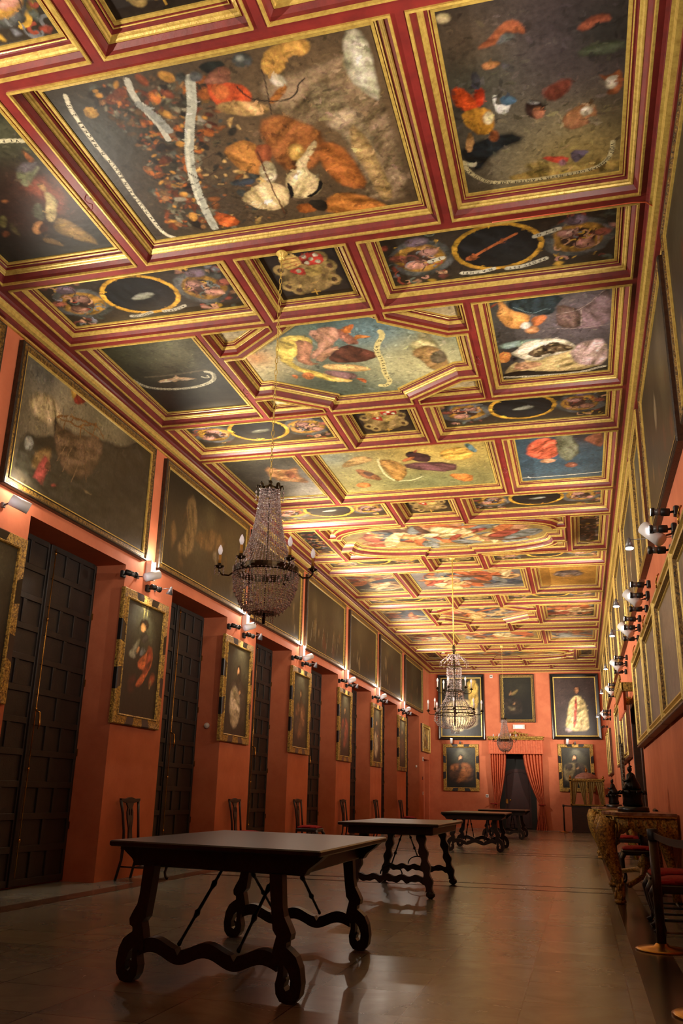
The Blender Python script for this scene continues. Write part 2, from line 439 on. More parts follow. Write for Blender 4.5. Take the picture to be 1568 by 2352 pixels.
def lettering(mb, txt, pts, size, fr):
    """letters along a path; size = cap height in metres; fr maps (x,z) picture coordinates to local xyz"""
    seg = [math.dist(pts[i], pts[i+1]) for i in range(len(pts)-1)]; tot = sum(seg)
    ws = [(glyph(c)[2] if c != ' ' else .3)+.12 for c in txt]; k = tot/sum(ws); s = size/.7
    pos = 0
    for c, w in zip(txt, ws):
        mid = pos+w*k/2; pos += w*k
        if c == ' ': continue
        d = mid; i = 0
        while i < len(seg)-1 and d > seg[i]: d -= seg[i]; i += 1
        t = d/seg[i]; p = (pts[i][0]+(pts[i+1][0]-pts[i][0])*t, pts[i][1]+(pts[i+1][1]-pts[i][1])*t)
        ux, uy = (pts[i+1][0]-pts[i][0])/seg[i], (pts[i+1][1]-pts[i][1])/seg[i]
        vs, fs, gw = glyph(c); sx = min(s, k*.95)
        mb.add([fr(p[0]+ux*x*sx-uy*y*s, p[1]+uy*x*sx+ux*y*s) for x, y in vs], fs, 0)

def canvas(name, parent, W, H, cell, ops, fr, seed=1, warp=.02, clip=None, base=(40, 34, 26), gain=1.0):
    xs, ys, C = paint(W, H, cell, ops, seed, warp, clip, base, gain)
    nx, ny = len(xs), len(ys)
    X, Y = np.meshgrid(xs, ys)
    P = fr(X.ravel(), Y.ravel())
    idx = np.arange(nx*ny).reshape(ny, nx)
    q = np.stack([idx[:-1, :-1], idx[:-1, 1:], idx[1:, 1:], idx[1:, :-1]], -1).reshape(-1, 4)
    if clip is not None:
        cx = (X[:-1, :-1]+X[1:, 1:])/2; cy = (Y[:-1, :-1]+Y[1:, 1:])/2
        q = q[inpoly(cx, cy, clip).ravel()]
    me = bpy.data.meshes.new(name)
    me.vertices.add(len(P)); me.vertices.foreach_set('co', P.astype(np.float32).ravel())
    me.loops.add(q.size); me.loops.foreach_set('vertex_index', q.ravel().astype(np.int32))
    me.polygons.add(len(q)); me.polygons.foreach_set('loop_start', (np.arange(len(q))*4).astype(np.int32))
    me.update(calc_edges=True)
    ca = me.color_attributes.new('paint', 'FLOAT_COLOR', 'POINT')
    D = np.ones((nx*ny, 4), np.float32); D[:, :3] = C.reshape(-1, 3)
    ca.data.foreach_set('color', D.ravel())
    me.materials.append(M['paint'])
    o = bpy.data.objects.new(name, me); COL.objects.link(o); o.parent = parent
    return o
ART = json.loads(r'''{"battle":[["G",3944998,[335,1208],6730,1.0],["G",7888705,[2053,1065],1110,0.9],["G",3290156,[111,1475],441,0.9],["S",[12478762,8536094,13472062,3286040,6835246,10514498,5526598,2367000,3945508,7879714,9208424],[327,1913,716,1932,1140,1896,1410,1853,1059,1197,652,545,869,-4,216,182,434,1239],620,28,5],["S",[2959390,4606018,9853485,14791790],[963,1425,1334,1671,1436,1160,1205,56,591,95,613,555],150,25,9],["L",12893866,[691,1938,659,1787,685,1615,724,1457,721,1278],55],["L",9868940,[667,1691,740,1528,771,1370],70],["L",12236965,[1175,1844,1093,1613,984,1420,850,1140,767,938,702,658,661,415,636,67],80],["L",14802115,[936,1331,764,995,673,665,631,422],29],["L",4600355,[850,1086,1049,1173],8],["L",4600355,[782,934,1052,1038],9],["L",4600355,[726,713,1005,825],9],["L",4600355,[711,531,954,599],9],["L",4600355,[665,349,928,481],10],["L",4600355,[710,865,873,556],9],["P",8876114,[1649,1686,1816,1755,2059,1697,2372,1790,2557,1786,2566,1376,2600,1035,2589,91,2317,60,2142,196,2202,766,2106,1251,1877,1107,1676,1354],20],["P",10849900,[2014,1553,2224,1547,2300,1300,2392,1085,2414,132,2278,164,2204,925,2045,1167],20],["P",12491620,[2253,1118,2358,941,2397,609,2453,123,2317,60,2267,469,2202,766],14],["P",13485221,[2436,1973,2545,2005,2593,1797,2558,1262,2461,1378,2377,1533,2370,1769],14],["P",15261892,[2456,1910,2531,1950,2528,1731,2499,1392,2421,1500],14],["P",9853997,[1523,1292,1728,1341,1906,1201,2040,1017,1903,670,1608,624,1492,879],20],["P",12153650,[1962,300,2220,178,2376,-50,1753,-4,1774,219],16],["P",11166765,[1904,944,2126,918,2200,600,2247,295,2047,311,1909,553],16],["P",13128230,[1291,1794,1469,1733,1555,1675,1586,1565,1537,1483,1281,1496,1249,1622],8],["P",14776380,[1302,1769,1430,1727,1418,1605,1291,1565],14],["P",14988403,[1666,1393,1632,1367,1563,1360,1473,1372,1380,1401,1302,1442,1255,1486,1250,1524,1285,1549,1353,1557,1442,1545,1534,1516,1611,1476,1658,1432],12],["P",14854741,[1735,1775,1784,1911,1918,2001,2119,2001,2182,1937,2101,1834,1996,1880,1897,1736,1785,1719],10],["P",13468222,[1669,1463,1816,1601,1889,1606,1845,1526,1724,1438],8],["P",14141610,[1884,1620,1865,1604,1838,1600,1810,1609,1785,1629,1770,1656,1766,1685,1774,1709,1793,1725,1819,1728,1847,1719,1871,1700,1887,1673,1892,1644],12],["P",5263948,[1706,1898,1688,1872,1658,1854,1622,1849,1588,1857,1562,1877,1549,1905,1553,1935,1572,1961,1602,1979,1637,1984,1671,1976,1696,1956,1709,1928],12],["P",9868935,[1647,1927,1640,1916,1629,1909,1615,1906,1602,1909,1593,1917,1588,1929,1590,1941,1597,1952,1609,1959,1622,1961,1635,1958,1645,1950,1649,1939],12],["P",2106398,[1273,1950,1470,1955,1498,1896,1418,1829,1292,1870],8],["P",9854790,[1466,1904,1515,1849,1467,1729,1244,1761,1295,1837],8],["P",5592398,[1156,1859,1143,1841,1123,1829,1101,1825,1080,1830,1066,1843,1060,1861,1064,1881,1078,1899,1097,1911,1120,1915,1140,1910,1154,1897,1160,1879],12],["P",5592398,[1269,1839,1255,1819,1234,1806,1210,1801,1188,1807,1172,1821,1166,1841,1170,1862,1185,1882,1206,1895,1229,1899,1251,1894,1266,1880,1273,1861],12],["L",2497558,[1493,1678,1544,1551,1664,1476,1837,1446,1937,1504,1975,1596,2039,1632],13],["L",3943715,[1742,1794,1720,1624,1664,1344],9],["P",11827255,[1117,1050,1311,1138,1409,1088,1437,947,1493,767,1390,646,1202,749,1140,906],10],["P",9850925,[1391,1039,1545,1029,1502,849,1363,797],8],["P",13475920,[1798,862,1778,819,1747,787,1713,774,1681,781,1660,808,1652,849,1660,894,1681,936,1711,967,1745,979,1775,972,1797,946,1805,907],12],["P",14861452,[1040,439,1282,576,1373,585,1486,504,1516,405,1429,203,1246,174,1089,283],8],["P",15388310,[1570,633,1690,692,1671,747,1802,861,1919,993,1944,935,1796,765,1747,649,1837,511,1824,394,1708,282,1503,299,1496,471],8],["P",1184274,[1524,525,1562,516,1532,323,1486,312],4],["P",1315858,[1832,527,1841,421,1708,282,1630,301,1749,351],4],["P",15456170,[1493,720,1480,660,1452,607,1416,572,1378,563,1346,581,1327,623,1325,680,1339,740,1367,791,1402,824,1439,833,1470,815,1489,775],12],["P",3949128,[1045,668,1252,664,1265,586,1051,576],8],["P",13131818,[707,290,867,219,925,52,702,34],8],["L",5911070,[1400,956,1371,531,1379,116],14],["P",11165480,[1498,220,1686,208,1715,88,1515,68],8],["P",2630170,[1616,256,1817,225,1770,58,1675,97],8],["P",14788686,[205,1773,309,1748,288,1636,173,1651],6],["L",14800308,[133,1913,95,1780,89,1604,85,1322,110,1064,88,740,93,400,100,85,196,-9],37],["T","VIINAM MONSTRAI IN BONVM. M. MACHAB. 2. 15.",[121,120,93,400,88,740,110,1064,85,1322,89,1604,92,1769,116,1847],39]],"stone":[["G",3287586,[538,1405],5586,1.0],["G",4865090,[857,1432],578,0.8],["G",4343352,[209,1377],447,0.6],["G",1842712,[1163,1556],352,0.8],["G",7893084,[649,370],549,0.95],["G",10849358,[1010,173],454,0.9],["G",5916210,[183,1695],275,0.5],["P",11505995,[379,208,1315,212,1358,35,443,45],14],["P",1843748,[12,629,421,740,589,598,293,509,118,269,27,461],24],["P",9851956,[254,1622,373,1708,476,1817,567,1818,637,1722,618,1668,560,1721,463,1667,380,1618],10],["P",6250330,[468,1724,545,1715,556,1654,396,1614],12],["P",13153410,[121,1941,116,1923,101,1910,79,1904,55,1906,34,1915,20,1930,15,1948,21,1965,36,1978,58,1984,81,1983,102,1973,116,1958],12],["P",10841665,[287,1486,384,1484,437,1450,377,1412,296,1417],8],["P",4867650,[423,1475,522,1409,533,1332,440,1386],10],["P",15752232,[9,1259,101,1311,215,1129,219,1010,74,1040],8],["P",14763556,[192,1226,287,1249,282,1090,213,1036],8],["P",3947068,[198,1423,262,1408,268,1231,194,1248],8],["P",13143090,[73,1033,241,1053,337,982,325,763,206,727,111,839,85,920],8],["P",14140310,[330,911,323,881,310,858,292,848,273,853,258,871,249,898,248,931,256,960,270,982,287,992,305,988,320,970,329,943],12],["P",14131300,[125,811,152,701,113,551,68,562,75,694],6],["P",11165495,[353,692,346,663,332,641,314,631,295,635,279,653,270,681,269,712,276,742,290,763,308,773,327,768,342,751,352,724],12],["P",13486265,[335,1146,378,1148,341,1028,479,1043,435,910,352,954],6],["P",4611950,[385,1134,501,1107,529,1031,407,1001],8],["P",3153432,[739,910,729,866,704,835,669,823,631,832,598,861,577,903,571,950,582,992,608,1022,642,1033,679,1025,711,997,733,956],12],["P",9854788,[729,869,723,839,709,817,689,808,668,813,650,831,638,860,635,892,641,921,655,943,675,952,696,947,714,929,726,901],12],["P",11183520,[695,991,690,985,676,983,656,984,634,990,614,998,600,1006,596,1015,601,1020,615,1023,635,1021,657,1016,677,1008,691,999],12],["P",6894630,[718,1123,932,1204,946,1090,846,978,746,1002],16],["P",9199420,[875,805,994,896,1111,891,1146,716,1028,646,924,621,856,699],10],["P",11837570,[1161,651,1152,637,1135,634,1114,641,1092,658,1075,680,1065,704,1065,724,1074,737,1091,741,1112,734,1133,718,1151,695,1161,672],12],["P",13483680,[1100,824,1100,802,1092,782,1075,767,1054,761,1032,765,1015,778,1005,798,1005,820,1014,840,1031,854,1052,860,1073,856,1090,843],12],["P",9195565,[1123,1179,1219,1134,1312,1198,1321,955,1192,941,1238,1042],10],["P",13483685,[1274,1027,1261,1008,1243,1000,1223,1005,1207,1022,1196,1048,1194,1076,1200,1102,1214,1121,1232,1128,1251,1123,1267,1106,1278,1082,1280,1053],12],["P",7880232,[983,1638,1072,1710,1189,1727,1228,1644,1132,1658,1043,1585],12],["P",4080176,[981,1462,1315,1480,1320,1360,1012,1353],14],["P",12470322,[667,360,920,327,900,227,755,275],8],["P",9857385,[893,229,890,205,880,188,867,180,852,184,839,198,830,219,828,244,832,268,841,285,854,292,869,289,882,275,890,254],12],["P",7562355,[921,387,1099,345,1028,280,973,216,941,259],8],["P",12821855,[516,290,702,316,900,171,1295,271,1155,139,639,147],20],["P",14142885,[19,469,97,417,140,429,113,357,55,382],5],["L",13483660,[1265,411,1263,279,1218,180,1119,105,898,86,636,74,409,98,219,128,114,227,41,345,26,448],39],["T","VIDIT GLORIAM DEI ET IESVM STANTEM ADEXTRIS DEI. AC. 7.",[1265,398,1263,279,1218,174,1119,105,898,80,636,74,408,92,237,118,122,216,46,338,25,428],39]],"angel":[["G",2236954,[1095,865],8768,1.0],["G",5526588,[1148,1628],252,0.8],["G",6042146,[1077,893],323,0.75],["G",4597790,[642,656],327,0.6],["P",8405548,[1131,1162,1264,1130,1273,871,1097,614,1027,631,1023,808,859,1040,985,1058],30],["P",9868912,[963,1224,1120,1298,1251,1267,1131,1162,986,1034,932,1070],14],["P",7234660,[966,1246,1096,1325,1232,1315,1263,1286,1100,1191],20],["P",13137980,[1205,1460,1222,1425,1250,1343,1211,1309,1167,1330],10],["P",14139010,[1074,942,1127,930,1136,819,1087,706,931,536,875,535,872,602,1009,787],12],["P",13145690,[1065,1062,1125,1048,1138,975,1104,935,1066,956],10],["P",7894623,[797,710,915,821,956,774,835,558,770,613],16],["P",13472085,[753,438,713,403,673,383,642,382,627,400,630,434,650,476,684,519,724,552,762,571,792,572,808,555,806,522,786,480],12],["P",7224355,[792,438,759,409,728,391,704,389,693,402,697,428,714,461,742,496,774,524,805,541,828,544,839,531,836,506,819,473],12],["P",9203258,[915,526,1013,595,1109,455,1201,74,1023,186,878,318,857,419],14],["P",7230509,[682,336,765,288,820,133,685,222,642,274],12],["P",6444596,[467,590,523,604,476,369,411,468],12],["P",9853495,[378,448,359,428,336,414,313,408,295,413,285,426,285,445,296,467,314,486,337,500,360,506,378,501,388,489,388,469],12],["P",12482630,[675,902,665,893,652,888,636,887,623,890,613,897,610,906,613,916,623,925,636,930,652,931,665,928,675,921,678,912],12],["P",7892540,[475,629,443,590,410,560,381,546,363,550,359,572,371,607,395,647,427,686,460,714,488,728,506,724,510,703,499,669],12],["L",14142885,[1043,1618,1182,1595,1278,1569],47],["T",".VT PO",[1272,1570,1181,1594,1042,1617],39]],"bird":[["G",1315342,[609,1050],11845,1.0],["G",6315074,[797,1446],664,0.75],["G",4211244,[251,1775],728,0.5],["G",8552548,[1005,1775],384,0.5],["L",7234635,[257,1089,717,1083,1142,1120],37],["L",11184790,[566,1954,712,1987],14],["L",9868930,[852,1923,944,1935],10],["P",14595719,[336,909,450,990,581,990,647,1033,706,1029,694,994,763,983,931,908,855,902,745,883,645,928,609,882,567,891,542,928,503,886],4],["P",15653561,[336,909,506,891,590,940,649,937,748,890,922,906,758,913,585,960,455,921],4],["L",14801076,[1113,1074,1179,1038,1174,908,1093,792,954,725,773,675,572,669,386,699,192,772,91,893,48,1068],56],["L",14801076,[1007,954,1047,898,1104,904,1093,963],24],["T","EREVNT AVEM ALLIG ANGVLA LOCVM ESSE SOLVTO",[1198,997,1173,899,1093,792,954,725,773,675,572,669,386,699,192,772,91,893,56,1047],38]],"kneel":[["G",5531740,[1149,1576],18377,1.0],["G",14798230,[322,1320],574,1.0],["G",15769690,[344,1508],189,0.8],["G",3291180,[827,487],787,0.85],["G",14142870,[2360,1000],637,1.0],["G",7244950,[1946,1833],430,0.7],["P",14466650,[721,1791,882,1958,1157,1897,1196,1685,991,1551,773,1350,803,1149,982,1011,1167,767,1421,642,1191,622,1006,767,704,1138,619,1447],12],["P",11565656,[980,1850,1143,1756,1166,1632,1058,1474,1002,1235,1124,1176,945,1151,831,1337,952,1620],10],["P",12487790,[1162,2009,1413,1980,1461,1626,1201,1443,1034,1292,1050,1446,1258,1642],12],["P",13473400,[1291,2008,1422,2061,1562,2002,1546,1781,1405,1639,1313,1833],12],["P",11037780,[1549,2005,1643,1873,1697,1748,1739,1564,1593,1567,1518,1730],12],["P",13793335,[1582,1970,1696,2027,1783,2035,1663,1841,1598,1869],6],["P",14453830,[1704,1775,1779,1786,1929,1696,1769,1689,1690,1663],6],["P",6305316,[1247,1340,1545,1608,1719,1480,1933,1250,1756,1133,1554,1114,1264,1178],10],["P",12158820,[1058,1319,1304,1542,1509,1586,1239,1310,1133,1207],10],["P",13477220,[1115,1146,1328,1131,1597,1040,1744,877,1567,849,1352,929,1139,1009],10],["P",8544346,[1071,991,1278,946,1536,788,1421,642,1167,767],12],["P",14464100,[1032,966,1175,799,1406,645,1374,582,1170,662],8],["P",14123590,[930,840,907,801,875,779,841,777,811,797,792,834,788,881,799,928,822,967,854,989,887,990,916,971,935,934,940,888],12],["P",14123595,[654,982,749,927,703,833,653,879],6],["P",13463100,[1453,704,1580,642,1564,506,1489,593],6],["P",9866340,[2499,1792,2606,1602,2668,1179,2737,526,2560,763,2462,1164,2438,1525],24],["P",13483650,[2293,1441,2502,1568,2652,1361,2523,1089,2321,1195],30],["P",10517835,[2278,1204,2422,1354,2565,1351,2682,1176,2725,661,2457,687,2388,993],20],["P",7233606,[2499,1125,2690,1234,2717,921,2526,835],14],["L",14996108,[2034,1814,2039,1672,1927,1523,1883,1292,1900,1101,1869,816,1865,649,1890,505,1808,382,1735,415],71],["T","IN ANI HIERVSALE ECH. Q.",[1764,398,1857,424,1886,541,1869,682,1876,848,1902,1037,1894,1197,1891,1382,1934,1521,2016,1648],50]],"sheet":[["G",4736062,[653,1138],13170,1.0],["G",8417398,[1153,1432],599,0.8],["G",3951170,[392,1890],335,0.6],["P",8415336,[751,1771,1017,1559,1240,1915,1332,1912,1337,1069,736,1203],16],["P",7099466,[751,1771,1008,1542,997,1145,737,1224,725,1528],12],["L",11179660,[1240,1898,1017,1559,725,1528],8],["L",11179660,[736,1203,1007,1132,1324,1174],8],["L",11179660,[1008,1562,1002,1143],7],["P",2371634,[220,1929,492,1977,849,1896,731,1719,707,1571,627,1531,443,1592,216,1740],12],["L",7900300,[268,1786,472,1585,574,1660,671,1657],10],["P",14063184,[66,1677,131,1798,104,1936,163,1942,216,1740,423,1596,446,1472,333,1272,183,1327,98,1530],10],["P",13465670,[447,1492,570,1563,631,1510,603,1417,517,1293,458,1327],10],["P",14128740,[535,1232,526,1192,502,1160,467,1143,428,1145,394,1165,370,1199,362,1240,371,1280,396,1311,430,1328,468,1326,503,1306,526,1273],12],["P",14800835,[439,1353,434,1321,418,1293,394,1275,367,1271,342,1283,325,1306,318,1337,323,1370,339,1398,363,1415,390,1418,414,1407,432,1384],12],["P",11164220,[-4,1828,103,1918,109,1879,13,1796],6],["P",9874075,[39,971,317,1019,607,998,328,862,48,833],16],["P",13480568,[38,184,147,434,330,538,654,514,849,701,1292,867,1319,176,950,60,575,129,256,237,92,146],12],["P",14070954,[870,696,1119,863,1293,824,1308,178,1038,189,887,367],24],["P",15259833,[135,699,261,809,334,950,461,987,710,980,853,900,970,674,827,592,590,528,522,448,369,457,278,573],8],["P",7888966,[348,651,472,785,665,865,810,822,943,669,806,619,668,627,527,565,419,566],10],["S",[4601640,12494200,5917490,2630172],[348,651,472,785,665,865,809,800,901,667,668,627,472,554],60,24,3],["P",15504976,[12,726,87,779,179,712,129,486,-3,491],8],["P",2630690,[158,576,226,608,218,491,163,503],6],["P",7892580,[336,452,327,428,307,414,280,413,251,425,227,448,211,477,208,506,217,529,237,543,264,544,292,532,316,510,332,481],12],["P",13145710,[151,335,238,462,519,400,526,301,357,240,179,254],10],["P",1315346,[2,166,256,237,574,122,972,80,1330,173,1357,-30,10,-18],6],["L",14800825,[1293,121,1201,104,1060,35,839,13,616,19,391,35,165,58,41,80],44],["T","VOCI DEI VOX DICIT PETRE SVRGE ET MANDVCA AVT OCCIDE",[1277,117,1201,104,1060,35,839,13,616,19,391,35,165,58,40,75],31]],"crowd":[["G",9207110,[1267,1022],31972,1.0],["G",13483640,[219,1236],922,0.7],["G",14793050,[1774,1501],801,0.9],["G",7239760,[1587,328],1109,0.7],["G",9213580,[117,1672],418,0.7],["P",15512656,[1899,1641,2320,1770,2446,1306,2137,1141,1869,1311],16],["P",4071966,[1313,1596,1463,1732,1583,1596,1734,1509,1690,1174,1439,1255],8],["P",12480060,[1230,1385,1484,1505,1434,1343,1249,1265],8],["P",13135430,[1473,1675,1586,1788,1525,1619],5],["P",7226946,[1223,1241,2093,1121,2047,618,1251,934],16],["P",11173180,[841,1465,1128,1406,1287,896,1054,370,936,460,866,982],14],["P",13477220,[207,1360,608,1742,841,1465,500,1300,204,1179],12],["P",10512700,[388,1202,699,829,748,432,398,698],12],["P",7229500,[471,1001,699,829,528,672],10],["P",13795900,[1848,596,2292,506,2270,125,2053,169],12],["P",13465660,[485,283,459,230,411,191,351,177,291,189,243,225,217,278,218,337,245,390,293,427,352,441,411,430,458,394,484,342],12],["P",7244940,[2294,1881,2410,1857,2504,1461,2386,1486],10],["L",14799510,[862,1461,815,1054,844,672,933,447],37],["L",14799510,[1013,391,1262,394,1419,524],37]],"ark":[["G",3024926,[1511,652],20355,1.0],["G",9865320,[707,1399],695,0.95],["G",5921880,[376,1671],408,0.8],["G",8550490,[1980,1499],626,0.9],["G",3948092,[286,1492],315,0.5],["P",11179630,[138,1033,369,1238,678,1285,876,1140,674,936,348,875],40],["P",11832380,[918,1603,1097,1726,1152,1611,1045,1421],20],["P",8531998,[1038,1453,1118,1630,1354,1672,1319,1548,1105,1414],12],["P",1972760,[1355,1654,1351,1625,1328,1594,1292,1565,1250,1546,1210,1539,1180,1545,1165,1565,1170,1593,1191,1624,1227,1652,1269,1672,1309,1680,1340,1673],12],["P",2631196,[127,654,464,702,722,842,1769,1227,2367,1324,2622,1523,3276,1629,3267,31,75,60],24],["P",2236440,[2218,1357,2399,1168,2547,1339,2650,1573,3234,1632,3177,686,2145,707],14],["P",5916208,[669,1081,852,996,1014,1032,1242,1060,1829,1252,1828,947,1532,557,1024,471,742,752],26],["L",7360040,[750,1084,844,1160,1609,1371,1829,1252],27],["L",7360040,[750,1084,1218,1170,1709,1202],21],["L",7360040,[1218,1170,1609,1371],22],["L",7360040,[1273,1194,1276,1040],22],["L",7360040,[1609,1371,1558,1158],21],["L",7360040,[951,1190,907,1003],16],["L",7360040,[1088,1225,1046,1147],17],["P",3944998,[692,1100,760,1039,742,752],6],["P",7894633,[355,578,355,538,339,499,310,469,274,455,238,458,210,479,193,512,193,552,208,591,237,620,273,636,309,633,338,612],12],["P",6836268,[354,299,446,553,702,688,763,535,548,326],24],["P",8665136,[429,189,546,450,601,551,724,471,638,156,501,200],16],["P",7882802,[758,452,756,428,742,404,719,385,691,374,664,375,642,385,631,404,633,428,646,452,669,471,697,482,725,482,746,472],12],["L",7888962,[1044,893,866,558],10],["L",7888962,[1144,833,991,492],10],["L",7888962,[1358,799,1208,407],10],["L",5915178,[1380,979,1538,526],22],["P",9863775,[1467,433,1562,415,1749,411,1541,374],6],["P",9190450,[907,251,904,241,892,228,873,217,851,210,830,207,815,209,808,216,811,227,823,239,842,250,864,258,885,261,900,259],12],["G",1972758,[2540,480],749,0.6]],"saint":[["G",1578511,[729,887],11985,1.0],["G",5526590,[802,1532],383,0.8],["G",4606018,[294,1606],260,0.6],["P",13484920,[653,1672,692,1680,690,1487,659,1481],8],["P",13484920,[752,1684,776,1689,783,1529,759,1524],8],["L",9866330,[597,1651,711,1581],17],["P",2234898,[844,1427,837,1389,804,1353,753,1327,692,1317,635,1322,593,1343,573,1376,579,1413,610,1448,661,1474,721,1486,779,1481,823,1460],12],["P",14458975,[754,1363,753,1334,736,1309,709,1291,677,1285,645,1292,621,1310,608,1336,610,1365,626,1390,652,1408,685,1414,717,1407,742,1389],12],["P",3551786,[861,1232,856,1199,828,1168,784,1146,732,1138,683,1144,646,1163,629,1192,634,1225,661,1255,704,1278,756,1287,806,1281,844,1262],12],["P",7894108,[332,953,555,1170,629,1192,610,1088,516,982,535,886,343,901],14],["P",12485200,[532,994,593,1076,636,1056,579,956],8],["P",7237742,[675,1062,790,1081,789,988,642,929],12],["P",12475440,[596,868,863,1018,881,1133,1008,1116,1064,937,859,632,651,498,585,544,831,774,636,765],14],["P",9189922,[888,1096,1015,1079,1014,873,817,645,845,904],12],["P",9848360,[1035,765,1160,763,1178,672,1038,544,968,590],14],["P",12490335,[1017,652,1077,659,1041,526,998,539],8],["P",4069908,[345,619,613,690,587,438,404,417],24]]}''')
def hx(r, g, b): return (r << 16) | (g << 8) | b
# ================================================================ ROOM SHELL
mb = MB(); mb.box((XREC-.3, YB-.2, -.12), (XR+.3, YE+.3, 0)); struct('floor', mb, M['floor'])
mb = MB(); mb.box((.30, YB+.1, 0), (.585, YE-.9, .004)); struct('trim_1', mb, M['darkmarble'])
mb = MB(); mb.box((-5.52, YB+.1, 0), (-5.27, YE-.9, .004)); struct('trim_2', mb, M['darkmarble2'])
mb = MB()
for y in (9.0, 9.82, 12.38, 12.98, 19.78, 20.5, 27.4, 28.1):
    mb.box((-5.27, y-.045, 0), (.30, y+.045, .003))
    mb.box((.585, y-.06, 0), (XR, y+.06, .003))
mb.v = [v for v in mb.v]
o = struct('trim_3', MB(), M['darkmarble']) if False else None
mb = MB()
for y in (12.38, 12.98, 19.78, 20.5, 27.4, 28.1): mb.box((-5.27, y-.045, 0), (.30, y+.045, .003))
for y in (9.0, 9.85, 12.38, 12.98, 19.78, 20.5): mb.box((.585, y-.06, 0), (XR, y+.06, .003))
struct('trim_3', mb, M['darkmarble'])

# left wall: piers with recesses that hold the tall shutters
PIERS = [(-1.0, .5), (2.85, 4.35), (6.75, 8.28), (10.55, 12.05), (14.30, 15.80), (18.05, 19.55), (21.95, 23.42), (25.78, 27.30), (29.76, 31.33), (34.06, YE+.1)]
ZH = 4.09
mb = MB()
mb.box((XREC-.3, YB-.2, ZH), (XL, YE+.1, 6.6))
mb.box((XREC-.3, YB-.2, 0), (XREC, YE+.1, ZH))
mb.box((XREC, YB-.2, 0), (XL, -1.0, ZH))
for i, (a, b_) in enumerate(PIERS):
    if i < len(PIERS)-1: mb.box((XREC, a, 0), (XL, b_, ZH))
a = PIERS[-1][0]
mb.box((XREC, a, 0), (XL, 35.0, ZH)); mb.box((XREC, 35.0, 2.55), (XL, 36.35, ZH)); mb.box((XREC, 36.35, 0), (XL, YE+.1, ZH))
struct('wall_left', mb, M['coral'])
mb = MB(); mb.box((XREC+.001, 35.02, 0), (XREC+.30, 36.33, 2.53), 0); mb.box((XREC+.30, 35.1, .1), (XREC+.33, 36.25, 2.45), 0, .01)
d2 = struct('door_2', mb, M['coral'])
# right wall with one doorway
DY0, DY1, DZ = 16.3, 18.5, 2.9
mb = MB()
mb.box((XR, YB-.2, 0), (XR+.4, DY0, 6.6)); mb.box((XR, DY1, 0), (XR+.4, YE+.1, 6.6)); mb.box((XR, DY0, DZ), (XR+.4, DY1, 6.6))
struct('wall_right', mb, M['coral'])
mb = MB(); mb.box((XR+.2, DY0, 0), (XR+.28, DY1, DZ)); mb.box((XR-.04, DY0-.09, 0), (XR+.2, DY0+.02, DZ+.05), 0, .01); mb.box((XR-.04, DY1-.02, 0), (XR+.2, DY1+.09, DZ+.05), 0, .01); mb.box((XR-.04, DY0-.1, DZ-.05), (XR+.2, DY1+.1, DZ+.08), 0, .01)
for k in range(3): mb.box((XR+.17, DY0+.12+k*.7, .2), (XR+.205, DY0+.64+k*.7, 2.7), 0, .01)
struct('door_3', mb, M['dkwood'])
# end wall with the curtained doorway
EX0, EX1, EZ = -3.2, -1.75, 2.95
mb = MB()
mb.box((XREC, YE, 0), (EX0, YE+.3, 6.6)); mb.box((EX1, YE, 0), (XR+.3, YE+.3, 6.6)); mb.box((EX0, YE, EZ), (EX1, YE+.3, 6.6))
struct('wall_back', mb, M['coral'])
mb = MB(); mb.box((XREC-.3, YB-.3, 0), (XR+.4, YB, 6.6)); struct('wall_front', mb, M['coral'])
# door in the end wall: dark surround, arched red leather leaf
mb = MB(); mb.box((EX0, YE+.28, 0), (EX1, YE+.36, EZ), 0)
mb.box((EX0, YE+.2, 0), (EX0+.22, YE+.28, EZ), 0, .01); mb.box((EX1-.22, YE+.2, 0), (EX1, YE+.28, EZ), 0, .01)
arc = [(EX0+.22, .05), (EX1-.22, .05), (EX1-.22, 2.05)]+[((EX0+EX1)/2+.505*math.cos(t), 2.05+.22*math.sin(t)) for t in np.linspace(.15, PI-.15, 11)]+[(EX0+.22, 2.05)]
mb.prism(arc, t=.05, frame=lambda a, b, c: (a, YE+.25+c, b), mi=1)
arc2 = [((a-(EX0+EX1)/2)*.86+(EX0+EX1)/2, .16+(z-.05)*.9) for a, z in arc]
sweep(mb, arc2, [(0, 0), (.006, .012), (.02, .012), (.026, 0)], [1, 1, 1], fr=lambda a, b, c: (a, YE+.225-c, b))
mb.box((EX0+.25, YE+.205, .95), (EX0+.33, YE+.23, 1.12), 2)
mb.lathe([(.03, 0), (.035, .02), (.02, .03)], 10, (EX0+.42, YE+.20, 1.08), 2, axis='y')
struct('door_1', mb, [M['void'], M['reddoor'], M['brass']])

# ---------------------------------------------------------------- ceiling beams
XE = (-5.72, .86)
ROWS = [-1.9, .6, 1.85, 3.1, 4.45, 6.90, 8.24, 10.72, 12.10, 14.65, 16.08, 18.60, 19.85, 22.60, 24.05, 26.72, 27.90, 30.40, 31.75, 34.15, 35.45]
